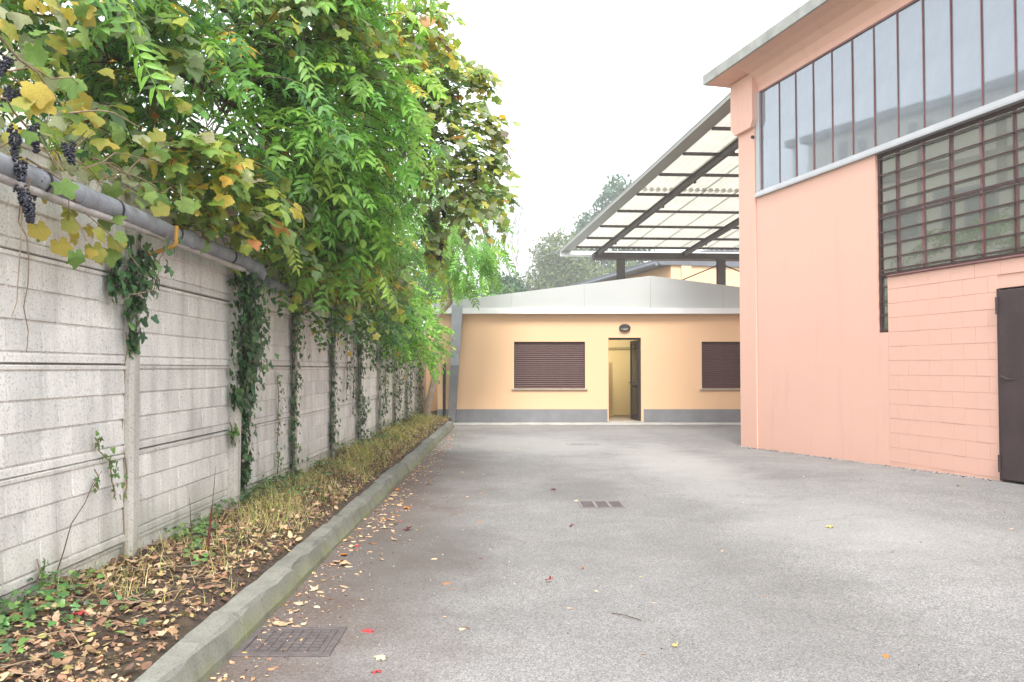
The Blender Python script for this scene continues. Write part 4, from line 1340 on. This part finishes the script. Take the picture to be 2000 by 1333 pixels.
def bunch_mesh(seed, L=.15):
    r_ = np.random.default_rng(seed)
    Vs, Fs, n = [], [], 0
    for k in range(95):
        t = r_.random() ** .8
        w = (.040 * (1 - .72 * t) + .004) * r_.uniform(.55, 1.0)
        a = r_.random() * 2 * math.pi
        V, F = ico(r_.uniform(.0065, .009))
        Vs.append(V + np.array([w * math.cos(a), w * math.sin(a), -L * t])); Fs.append(F + n); n += 12
    V, F = ico(1.0)
    Vs.append(V * np.array([.022, .022, L * .42]) + np.array([0, 0, -L * .45])); Fs.append(F + n)
    return tri_mesh('grape_bunch', np.vstack(Vs), np.vstack(Fs), M['grape'], None, True)
bm3 = [bunch_mesh(s, L) for s, L in ((1, .14), (2, .17), (3, .12))]
for i, p in enumerate([(-2.13, 3.78, 2.60), (-2.16, 3.85, 2.44), (-2.08, 3.75, 2.28), (-2.12, 3.95, 2.26), (-2.06, 3.72, 2.16), (-2.10, 3.85, 2.12), (-2.09, 4.15, 2.46), (-2.2, 4.05, 2.52), (-2.12, 3.72, 2.72)]):
    o = link('grape_bunch', bm3[i % 3], gvn, Vector(p) - Vector(G0) + Vector((-.05, -.03, 0)), (rng.uniform(-.3, .3), rng.uniform(-.3, .3), rng.uniform(0, 6)), (.82, .82, .85))
for a, b, c_ in [((-2.3, 3.3, 2.5), (-2.1, 4.2, 2.75), .006), ((-2.3, 3.4, 2.9), (-2.1, 4.0, 2.6), .008), ((-2.2, 4.0, 2.45), (-2.1, 4.25, 2.0), .004), ((-2.15, 3.8, 2.3), (-2.12, 4.9, 1.95), .005),
                 ((-2.1, 3.75, 2.2), (-2.2, 3.8, 1.6), .004), ((-2.2, 3.85, 2.2), (-2.3, 4.1, 1.45), .004), ((-2.15, 5.38, 2.2), (-2.2, 5.3, 1.85), .005), ((-2.2, 5.3, 1.85), (-2.28, 5.0, 1.75), .004), ((-2.25, 4.6, 2.5), (-2.1, 5.6, 2.35), .006)]:
    m = MB(); limb(m, np.array(a) - G0, np.array(b) - G0, c_, c_ * .5, .06, 8, .12); m.build('stem', M['stem'], gvn)

# grape bunches in the far curtain belong to that vine
far_vine = [o_ for o_ in bpy.data.objects if o_.get('label', '').startswith('grapevine hanging')][0]
far_vine.name = 'hanging_grapevine'
for o_ in bpy.data.objects:
    if o_.get('label', '').startswith('yellowing grapevine'): o_.name = 'hanging_grapevine'
for p in [(-.85, 10.7, 3.5), (-.98, 10.8, 3.2), (-.9, 10.7, 2.95), (-.45, 10.6, 4.0), (-1.6, 10.1, 4.0)]:
    link('grape_bunch', bm3[1], far_vine, Vector(p) - far_vine.location, (0, 0, rng.uniform(0, 6)), (1.3, 1.3, 1.8))

# ivy climbing posts and trailing down panels
def ivy(label, paths, pal=IVY, size=(.05, .085), spread=.05, dens=70, mat='ivyleaf', stem='darkstem'):
    """paths: lists of (y, z) down the fence face with local half width"""
    y0, z0 = paths[0][0][0], paths[0][0][1]
    B = np.array([FX + .02, y0, z0])
    t = empty('ivy', B); tag(t, label, 'ivy')
    lv, st = Leaves(), MB()
    for path in paths:
        for (a, b) in zip(path[:-1], path[1:]):
            L = math.hypot(b[0] - a[0], b[1] - a[1])
            st.tube([(.01, a[0] - y0, a[1] - z0), (.012 + rng.uniform(0, .02), (a[0] + b[0]) / 2 - y0 + rng.uniform(-.02, .02), (a[1] + b[1]) / 2 - z0), (.01, b[0] - y0, b[1] - z0)], .004, 5, False)
            for k in range(int(L * dens * (1 + (a[2] + b[2]) * 6))):
                u = rng.random()
                w = a[2] + (b[2] - a[2]) * u
                y = a[0] + (b[0] - a[0]) * u + rng.normal(0, .55) * w
                z = a[1] + (b[1] - a[1]) * u + rng.normal(0, .03)
                x = FX + .03 + abs(rng.normal(0, 1)) * min(.10, .02 + w * .7)
                lv.put(T_IVY[rng.integers(4)], (x, y, z), (rng.uniform(.0, .5), rng.normal(0, .5), -1), (1, rng.normal(-.1, .35), rng.uniform(.1, .7)), rng.uniform(*size), pick(pal))
    lv.build('leaves', M[mat], t, 'stuff', B)
    st.build('stem', M[stem], t)
ivy('dark ivy tuft hanging over the top of the nearest post', [[(5.36, 2.2, .10), (5.3, 1.95, .11), (5.33, 1.72, .05), (5.36, 1.5, .012)], [(5.1, 2.05, .05), (5.08, 1.80, .03)], [(5.5, 2.1, .06), (5.55, 1.9, .03)]], IVY, (.055, .10), dens=120)
ivy('thick dark ivy curtain covering the second post', [[(7.35, 2.2, .13), (7.4, 1.9, .15), (7.42, 1.6, .14), (7.4, 1.3, .10), (7.33, 1.1, .06)], [(7.62, 2.2, .10), (7.66, 1.7, .10), (7.62, 1.3, .06), (7.6, 1.0, .05), (7.58, .65, .05), (7.55, .35, .03)], [(7.75, 2.0, .08), (7.78, 1.5, .04), (7.74, 1.2, .015)]], IVY, (.055, .10), dens=190)
ivy('small green ivy sprig clinging to the middle of the nearest panel', [[(4.93, .98, .012), (4.98, .90, .035), (5.05, .86, .035), (5.12, .80, .02), (5.15, .70, .02), (5.18, .60, .03)], [(4.93, .80, .012), (4.92, .70, .015)]], IVYL, (.03, .055), dens=60, stem='stem')
ivy('bright ivy shoot rising from the soil at the near panel foot', [[(4.38, .16, .02), (4.36, .32, .02), (4.35, .42, .012)]], IVYL, (.035, .055), dens=45, stem='stem')
ivy('strip of ivy up the left edge of the third post', [[(9.33, 2.1, .05), (9.31, 1.7, .05), (9.33, 1.2, .05), (9.30, .9, .04), (9.31, .55, .03), (9.33, .3, .08), (9.33, .12, .12)]], IVY, (.05, .08), dens=90)
ivy('thin ivy trail on the panel before the third post', [[(8.75, 1.3, .01), (8.78, .9, .025), (8.74, .6, .03), (8.77, .3, .03)]], IVYL, (.03, .055), dens=60)
ivy('small heart leaved sprout on the second post', [[(7.28, .92, .02), (7.31, .82, .04), (7.33, .74, .03)]], IVYL, (.06, .10), dens=50)
ivy('ivy trailing beside the fourth post', [[(11.33, 2.1, .06), (11.32, 1.5, .04), (11.35, .9, .05), (11.3, .5, .04), (11.35, .15, .06)]], IVY, (.05, .08), dens=80)
ivy('long thin ivy strings on the panel after the fourth post', [[(12.4, 2.2, .04), (12.42, 1.6, .03), (12.38, 1.0, .03)], [(12.9, 2.0, .03), (12.88, .7, .02)]], IVY, (.04, .07), dens=60)
ivy('dense brown green ivy column on the fifth post', [[(13.34, 2.2, .10), (13.35, 1.5, .08), (13.33, 1.0, .06), (13.36, .5, .10), (13.35, .1, .14)], [(13.75, .9, .05), (13.72, .5, .03)]], IVY, (.05, .085), dens=90)
for i, (y, nm) in enumerate([(15.35, 'sixth'), (17.35, 'seventh'), (19.35, 'eighth'), (21.35, 'ninth')]):
    ivy('ivy climbing the %s post from the viewer' % nm, [[(y, 2.2, .12), (y + .05, 1.5, .10), (y, .9, .08), (y, .1, .10)], [(y + .8, 2.1, .08), (y + .82, 1.2, .05), (y + .8, .6, .03)], [(y - .6, 2.2, .06), (y - .6, 1.4, .04)]], IVY, (.06, .09), dens=60)

# twining dry stem wrapped on the nearest post
m = MB(); limb(m, (-2.385, 5.338, .12), (-2.385, 5.338, 1.6), .006, .003, 0, 14, .08)
o = m.build('creeper', M['stem']); tag(o, 'dry brown creeper stem clinging to the nearest post edge', 'creeper')

# ------------------------------------------------------------------ bed: grass, ground ivy, litter, single leaves
lv = Leaves()
bl = (np.array([(0, -.5, 0), (0, .5, 0), (.25, .4, .45), (.25, -.4, .45), (.75, 0, 1.0)], float), np.array([(0, 1, 2), (0, 2, 3), (3, 2, 4)], int))
GR = [(4, (.42, .36, .15)), (3, (.30, .30, .09)), (2, (.15, .22, .05)), (2.5, (.52, .44, .24))]
for i in range(17000):
    y = 4.4 + 17.2 * rng.random() ** 1.25
    t = np.clip(rng.normal(.52, .24), .05, .97)
    if y < 6.3 and rng.random() < .75: continue
    clump = .5 + .5 * math.sin(y * 2.9 + t * 5) * math.cos(y * 1.3)
    if rng.random() > .15 + .85 * clump: continue
    x = -2.42 + .88 * t
    h = rng.uniform(.04, .16) * (1.2 - .5 * t)
    V = bl[0] * np.array([h * rng.uniform(.4, 1.8), .0038 + .003 * (y > 10), h])
    a = rng.uniform(0, 2 * math.pi)
    lv.V.append(np.stack([V[:, 0] * math.cos(a) - V[:, 1] * math.sin(a) + x, V[:, 0] * math.sin(a) + V[:, 1] * math.cos(a) + y, V[:, 2] + bed_z(x, y) - .01], 1))
    lv.F.append(bl[1] + lv.n); lv.n += 5
    c = np.empty((5, 3)); c[:] = pick(GR); lv.C.append(c)
o = lv.build('grass', M['grass']); tag(o, 'dry straw coloured grass along the planting bed', 'grass', kind='stuff')

lv = Leaves()
for i in range(2500):
    y = rng.uniform(3.2, 21) if i < 1800 else rng.uniform(3.6, 8.5)
    x = -2.40 + .85 * abs(rng.normal(0, .33))
    if x > -1.56: continue
    if math.sin(y * 2.1) * math.sin(y * .9 + x * 4) < -.15 + .3 * (x + 2.4): continue
    lv.put(T_IVY[rng.integers(4)], (x, y, bed_z(x, y) + rng.uniform(.01, .11)), (rng.normal(0, 1), rng.normal(0, 1), rng.uniform(-.3, .3)), (rng.normal(.3, .35), rng.normal(-.2, .35), 1), rng.uniform(.03, .07), pick(IVYL if rng.random() < .6 else IVY))
o = lv.build('ground_ivy', M['ivyleaf']); tag(o, 'low ivy and weeds creeping over the soil by the fence', 'ivy', kind='stuff')

lv = Leaves()
LIT = [(4, (.28, .18, .11)), (3, (.20, .12, .075)), (2, (.40, .29, .18)), (2, (.12, .075, .05)), (1, (.26, .22, .08))]
for i in range(9500):
    y = 3.2 + 18 * rng.random() ** 1.4; x = rng.uniform(-2.42, -1.54)
    lv.put(T_OVAL[rng.integers(3)] if rng.random() < .6 else T_MAPLE[rng.integers(4)], (x, y, bed_z(x, y) + rng.uniform(.0, .03)), (rng.normal(0, 1), rng.normal(0, 1), rng.normal(0, .3)), (rng.normal(0, .5), rng.normal(0, .5), 1), rng.uniform(.02, .06), pick(LIT))
o = lv.build('leaf_litter', M['dryleaf']); tag(o, 'brown leaf litter and scraps covering the soil of the bed', 'leaf litter', kind='stuff')
tw = MB()
for i in range(160):
    y = 3.3 + 9 * rng.random() ** 1.3; x = rng.uniform(-2.35, -1.6); a = rng.uniform(0, 6.28); L = rng.uniform(.06, .25)
    p = np.array([x, y, bed_z(x, y) + .02]); q = p + np.array([L * math.cos(a), L * math.sin(a), rng.uniform(-.01, .06)])
    if q[0] > -1.55 or q[0] < -2.4: continue
    limb(tw, p, q, .0035, .0018, .05, 3, .1)
o = tw.build('twig_litter', M['stem']); tag(o, 'thin dry twigs strewn over the bed', 'twigs', kind='stuff')
lv = Leaves()
for i in range(700):
    y = 3.6 + 15 * rng.random() ** 1.2; x = -1.33 + abs(rng.normal(0, .10 + .12 * rng.random()))
    lv.put(T_OVAL[rng.integers(3)] if rng.random() < .5 else T_MAPLE[rng.integers(4)], (x, y, .006), (rng.normal(0, 1), rng.normal(0, 1), rng.normal(0, .15)), (rng.normal(0, .25), rng.normal(0, .25), 1), rng.uniform(.015, .045), pick(DRY))
o = lv.build('leaf_scraps', M['dryleaf']); tag(o, 'small leaf scraps gathered along the kerb foot', 'leaf litter', kind='stuff')

# thin bare stalks standing against the panels
for (a, b, lab) in [((-2.3, 4.25, .15), (-2.36, 5.0, .78), 'long thin bent dry stalk leaning on the nearest panel'), ((-2.2, 6.35, .15), (-2.3, 6.75, .62), 'thin upright dry stalk before the second post'), ((-2.22, 6.05, .15), (-2.3, 6.2, .45), 'short thin dry stalk just right of the nearest post')]:
    m = MB(); limb(m, a, b, .004, .0015, .08, 6, .03); o = m.build('dry_stalk', M['darkstem']); tag(o, lab, 'stalk')
m = MB(); limb(m, (-1.95, 5.55, .16), (-1.93, 5.6, .48), .012, .006, 0, 4, .02); o = m.build('dock_stem', plain('dark_red_stem', (.10, .02, .02), .7)); tag(o, 'short dark red plant stem standing in the bed', 'plant stem')

# grit: crumbs of asphalt and stone along the salmon wall, the kerb and the yard
lv = Leaves()
IC = ico(1.0)
GC = [(3, (.30, .29, .28)), (2, (.16, .15, .15)), (2, (.42, .40, .37)), (1, (.05, .045, .04))]
LEAFGAIN = 1.0
for i in range(1500):
    if i < 620:
        u = rng.uniform(-.6, 5.4); off = -.05 * (u < 0) - abs(rng.normal(0, .05)) - .012
        x = 4.406 + .24657 * u + .96912 * off; y = 15.504 - .96912 * u + .24657 * off; sz = rng.uniform(.003, .014)
    elif i < 1050:
        x = -1.32 + abs(rng.normal(0, .35)); y = rng.uniform(3.7, 12); sz = rng.uniform(.002, .006)
    else:
        x = rng.uniform(-1, 5); y = rng.uniform(3.7, 14); sz = rng.uniform(.002, .006)
    lv.put(IC, (x, y, yard_z(x, y) + sz * .3), rng.normal(0, 1, 3), rng.normal(0, 1, 3), sz, pick(GC))
LEAFGAIN = 1.4
M['grit'] = leaf_mat('stone_grit', 0.0, 0.9, 0.1)
o = lv.build('grit', M['grit']); tag(o, 'crumbs of stone and grit along the wall base and over the asphalt', 'grit', kind='stuff')

# single fallen leaves
leaf_bank = {}
def leaf_mesh(kind, ci, col):
    key = (kind, ci)
    if key in leaf_bank: return leaf_bank[key]
    V, F = (T_MAPLE + T_OVAL)[kind]
    rad = np.linalg.norm(V[:, :2] - np.array([.3, 0]), axis=1)
    c = np.array(col)[None, :] * (1.15 - .5 * np.clip(rad, 0, .7))[:, None]
    leaf_bank[key] = tri_mesh('fallen_leaf', V, F, M['dryleaf'], c)
    return leaf_bank[key]
COLS = {'tan': (.56, .38, .24), 'pale': (.62, .48, .32), 'orange': (.52, .19, .04), 'red': (.46, .05, .055), 'magenta': (.40, .04, .10), 'dark': (.11, .035, .035), 'yellow': (.56, .42, .12), 'brown': (.30, .16, .09), 'scarlet': (.60, .10, .04)}
CI = list(COLS)
def fallen(x, y, size, colr, kind, label, group=None, z=None, lift=.25, yaw=None):
    me = leaf_mesh(kind, CI.index(colr), COLS[colr])
    zz = (yard_z(x, y) if z is None else z) + size * lift * (.55 if kind in (0, 2) else .32)
    o = link('fallen_leaf', me, None, (x, y, zz), (rng.normal(0, .2), rng.normal(0, .2), rng.uniform(0, 6.28) if yaw is None else yaw), (size, size, size))
    tag(o, label, 'leaf', group)
    return o
for (x, y, s, c, k, lab) in [
    (-.737, 4.58, .10, 'red', 0, 'crimson curled leaf on the asphalt right of the front manhole cover'),
    (-.604, 3.93, .08, 'red', 2, 'crimson leaf at the lower picture edge right of the manhole'),
    (.231, 5.62, .085, 'scarlet', 1, 'bright scarlet leaf lying alone in the middle of the yard'),
    (-.221, 6.28, .09, 'magenta', 4, 'slim magenta leaf on the asphalt left of the scarlet leaf'),
    (.535, 7.58, .10, 'magenta', 2, 'dark crimson leaf just in front of the drain grate'),
    (.435, 9.84, .11, 'dark', 0, 'near black curled leaf behind the drain grate'),
    (2.67, 7.37, .10, 'yellow', 2, 'lone curled yellow leaf on the right of the yard'),
    (-.254, 4.57, .09, 'pale', 4, 'pale slender leaf with orange tip in the front yard'),
    (-1.28, 4.64, .16, 'tan', 3, 'large tan leaf propped against the kerb by the manhole'),
    (-.915, 7.41, .12, 'dark', 1, 'dark red leaf flat on the asphalt near the kerb'),
    (-.53, 8.19, .09, 'brown', 2, 'reddish brown leaf well left of the drain grate'),
    (-1.18, 6.75, .11, 'red', 0, 'red leaf among tan leaves at the kerb foot'),
    (-.441, 5.57, .09, 'brown', 0, 'crumpled brown leaf in the front left of the yard'),
    (.68, 8.98, .13, 'pale', 4, 'pale leaf on the left corner of the drain grate'),
    (-.60, 4.16, .10, 'pale', 2, 'pale crumpled leaf near the lower edge beside a crimson leaf'),
    (5.04, 9.8, .10, 'brown', 1, 'brown leaf on the asphalt near the steel door'),
    (1.51, 5.26, .03, 'orange', 4, 'tiny orange scrap on the right front asphalt'),
    (2.78, 6.40, .05, 'pale', 3, 'small pale leaf right of the curled yellow leaf'),
    (1.78, 4.19, .06, 'orange', 4, 'narrow orange leaf at the right front of the yard'),
    (-.22, 4.60, .04, 'orange', 3, 'small orange leaf touching the pale slender leaf'),
    (.35, 4.98, .07, 'tan', 4, 'narrow tan leaf in the centre of the front yard')]:
    fallen(x, y, s, c, k, lab)
o = MB().tube([(.556, 4.88, .006), (.62, 4.82, .012), (.70, 4.74, .006)], .0025, 6).build('twig', M['darkstem']); tag(o, 'single thin dark twig lying on the front asphalt', 'twig')
ORD = ['nearest', 'second', 'third', 'fourth', 'fifth', 'sixth', 'seventh', 'eighth', 'ninth']
def by_post(y): return ORD[int(max(0, min(8, round((y - 5.4) / 2))))]
for i in range(62):
    y = 4.6 + 11 * rng.random() ** 1.3; x = -1.30 + abs(rng.normal(0, .16))
    fallen(x, y, rng.uniform(.05, .12), (cc := str(rng.choice(['tan', 'tan', 'pale', 'orange', 'brown', 'pale']))), (kk := int(rng.integers(0, 7))), '%s %s dry leaf at the kerb foot level with the %s fence post' % (cc, ('tightly curled lobed', 'arched lobed', 'cupped lobed', 'flat lobed', 'narrow oval', 'broad oval', 'creased oval')[kk], by_post(y)), 'leaves drifted along the kerb')
for i in range(46):
    y = 4.2 + 12 * rng.random() ** 1.2; x = rng.uniform(-.95, 1.3) if rng.random() < .8 else rng.uniform(1.3, 4.5)
    fallen(x, y, rng.uniform(.025, .06), (cc := str(rng.choice(['tan', 'pale', 'orange', 'brown', 'yellow']))), (kk := int(rng.integers(0, 7))), 'small %s %s leaf on open asphalt level with the %s fence post' % (cc, 'lobed' if kk < 4 else 'oval', by_post(y)), 'small leaves scattered over the yard')
for i in range(58):
    y = 3.7 + 6.5 * rng.random() ** 1.3; x = rng.uniform(-2.25, -1.6)
    fallen(x, y, rng.uniform(.07, .14), (cc := str(rng.choice(['tan', 'tan', 'pale', 'brown']))), (kk := int(rng.integers(0, 4))), 'large %s dry %s leaf on the soil by the %s fence post, %s side' % (('tightly curled', 'arched', 'cupped', 'flat')[kk], cc, by_post(y), 'kerb' if x > -1.9 else 'fence'), 'large dry leaves on the bed', bed_z(x, y) + .015)
fallen(-1.95, 4.0, .11, 'red', 0, 'single red leaf among tan leaves on the near soil', None, bed_z(-1.95, 4.0) + .02)

# ------------------------------------------------------------------ far trees
def far_tree(label, base, h, clouds, pal, trunk_r, bark='bark', leaf=.22, bare=False, group=None):
    t = empty('distant_tree', base); tag(t, label, 'tree', group)
    mb = MB(); tp = limb(mb, (0, 0, -.2), (rng.uniform(-.4, .4), 0, h * .8), trunk_r, trunk_r * .2, 0, 8, .1); mb.build('trunk', M[bark], t)
    m = MB()
    lv = Leaves()
    quad = (np.array([(0, 0, 0), (.5, .3, .05), (1, 0, 0), (.5, -.3, .05)], float), np.array([(0, 1, 2), (0, 2, 3)], int))
    for (c, rad, n) in clouds:
        c, rad = np.array(c, float), np.array(rad, float)
        for q in range(7): limb(m, tp[rng.integers(2, len(tp))], c + in_ball(.3) * rad * .9, trunk_r * .28, .015, .05, 6, .15)
        for i in range(n):
            p = c + in_ball(.25) * rad
            for k in range(7):
                lv.put(quad, p + rng.normal(0, .28, 3), rng.normal(0, 1, 3) + np.array([0, 0, .5]), rng.normal(0, 1, 3), leaf * rng.uniform(.6, 1.3), pick(pal))
    o = m.build('branch', M[bark], t); o['kind'] = 'stuff'
    if lv.n: lv.build('crown', M['far'], t, 'stuff')
    return t
FG = [(3, (.045, .085, .055)), (2, (.06, .10, .06))]
FO = [(3, (.11, .14, .06)), (2, (.14, .16, .08)), (1, (.08, .115, .05))]
FL = [(3, (.09, .16, .06)), (2, (.06, .12, .05))]
far_tree('dusky blue green tree rising highest behind the canopy edge', (13.0, 112, -.3), 27, [((.6, 0, 22.6), (3.0, 3, 4.4), 420), ((-3.0, 0, 18.6), (2.2, 2.5, 3.2), 300), ((3, 0, 19), (3, 3, 4.5), 300), ((-.3, 0, 13), (4.5, 3, 4.5), 420)], FG, .4, leaf=.55)
far_tree('soft olive tree in mist left of the canopy corner', (5.6, 100, -.3), 18, [((0, 0, 14.0), (3.4, 3, 3.6), 800), ((-1.8, 0, 10), (3.6, 3, 3.4), 800), ((3.0, 0, 11), (3, 3, 3), 320)], FO, .3, leaf=.40)
far_tree('olive grey tree showing under the canopy', (14.5, 106, -.3), 15, [((0, 0, 12), (4.4, 3, 2.9), 420), ((-4, 0, 10), (3.2, 3, 3), 300)], FO, .3, leaf=.40)
far_tree('small dark green conifer just above the yellow building roof', (-.5, 60, -.3), 8, [((0, 0, 6.2), (1.5, 1.3, 2.0), 480), ((1.1, 0, 5.2), (1.1, 1.1, 1.2), 200)], FG, .15, leaf=.28)
far_tree('light green tree far behind the leaning frond tree', (-5.5, 50, -.3), 9.5, [((0, 0, 7), (2.2, 2, 2.4), 330), ((2.2, 0, 4.6), (1.6, 1.5, 1.4), 220), ((-2.5, 0, 5.5), (2, 2, 2), 200)], FL, .18, leaf=.26)
far_tree('pale green bushy tree showing between the frond tree and the bare tree', (-1.5, 56, -.3), 8, [((0, 0, 5.6), (2.0, 2, 1.6), 380), ((-2.6, 0, 6.4), (2.0, 2, 2.2), 380)], FL, .15, leaf=.28)
# bare silver tree: forked limbs and a haze of twigs
bt = empty('bare_tree', (.2, 96, -.3)); tag(bt, 'bare silvery tree with a cloud of fine twigs in the mist', 'tree')
trunk, limbs, twg = MB(), MB(), MB()
def grow(p, d, L, r_, depth):
    d = d / np.linalg.norm(d)
    q = p + d * L
    mid = (p + q) / 2 + rng.normal(0, .05 * L, 3)
    (trunk if depth == 0 else limbs if depth < 3 else twg).tube([tuple(p), tuple(mid), tuple(q)], [r_, r_ * .85, r_ * .66], 6 if depth < 3 else 3, False)
    if depth >= 6: return
    for k in range(3 if depth < 5 else 3):
        nd = d + rng.normal(0, .42, 3) + np.array([0, 0, .16 if depth < 3 else .02])
        grow(mid if k == 2 else q, nd, L * rng.uniform(.62, .86), max(.012, r_ * .58), depth + 1)
grow(np.array([0, 0, 0.]), np.array([.12, 0, 1.]), 4.0, .15, 0)
grow(np.array([0, 0, .6]), np.array([-.45, 0, 1.]), 3.9, .10, 1)
bt.scale = (1.9, 1.9, 2.0)
trunk.build('trunk', M['birch'], bt); o = limbs.build('branch', M['birch'], bt)
o = twg.build('twigs', M['birch'], bt); o['kind'] = 'stuff'
#HAZE#
hz_m = bpy.data.materials.new('thin_mist')
hz_m.use_nodes = True
hn, hl = hz_m.node_tree.nodes, hz_m.node_tree.links
hn.clear()
ho = hn.new('ShaderNodeOutputMaterial')
hv = hn.new('ShaderNodeVolumePrincipled')
hv.inputs['Color'].default_value = (0.96, 0.98, 1.0, 1)
hv.inputs['Density'].default_value = 0.0016
hv.inputs['Anisotropy'].default_value = 0.2
hl.new(hv.outputs[0], ho.inputs['Volume'])
hz_o = MB().box(-225, 225, -65, 325, -2.0, 29.5).build('haze', hz_m)
tag(hz_o, 'thin pale mist hanging over the yard and the far trees', 'mist', kind='stuff')
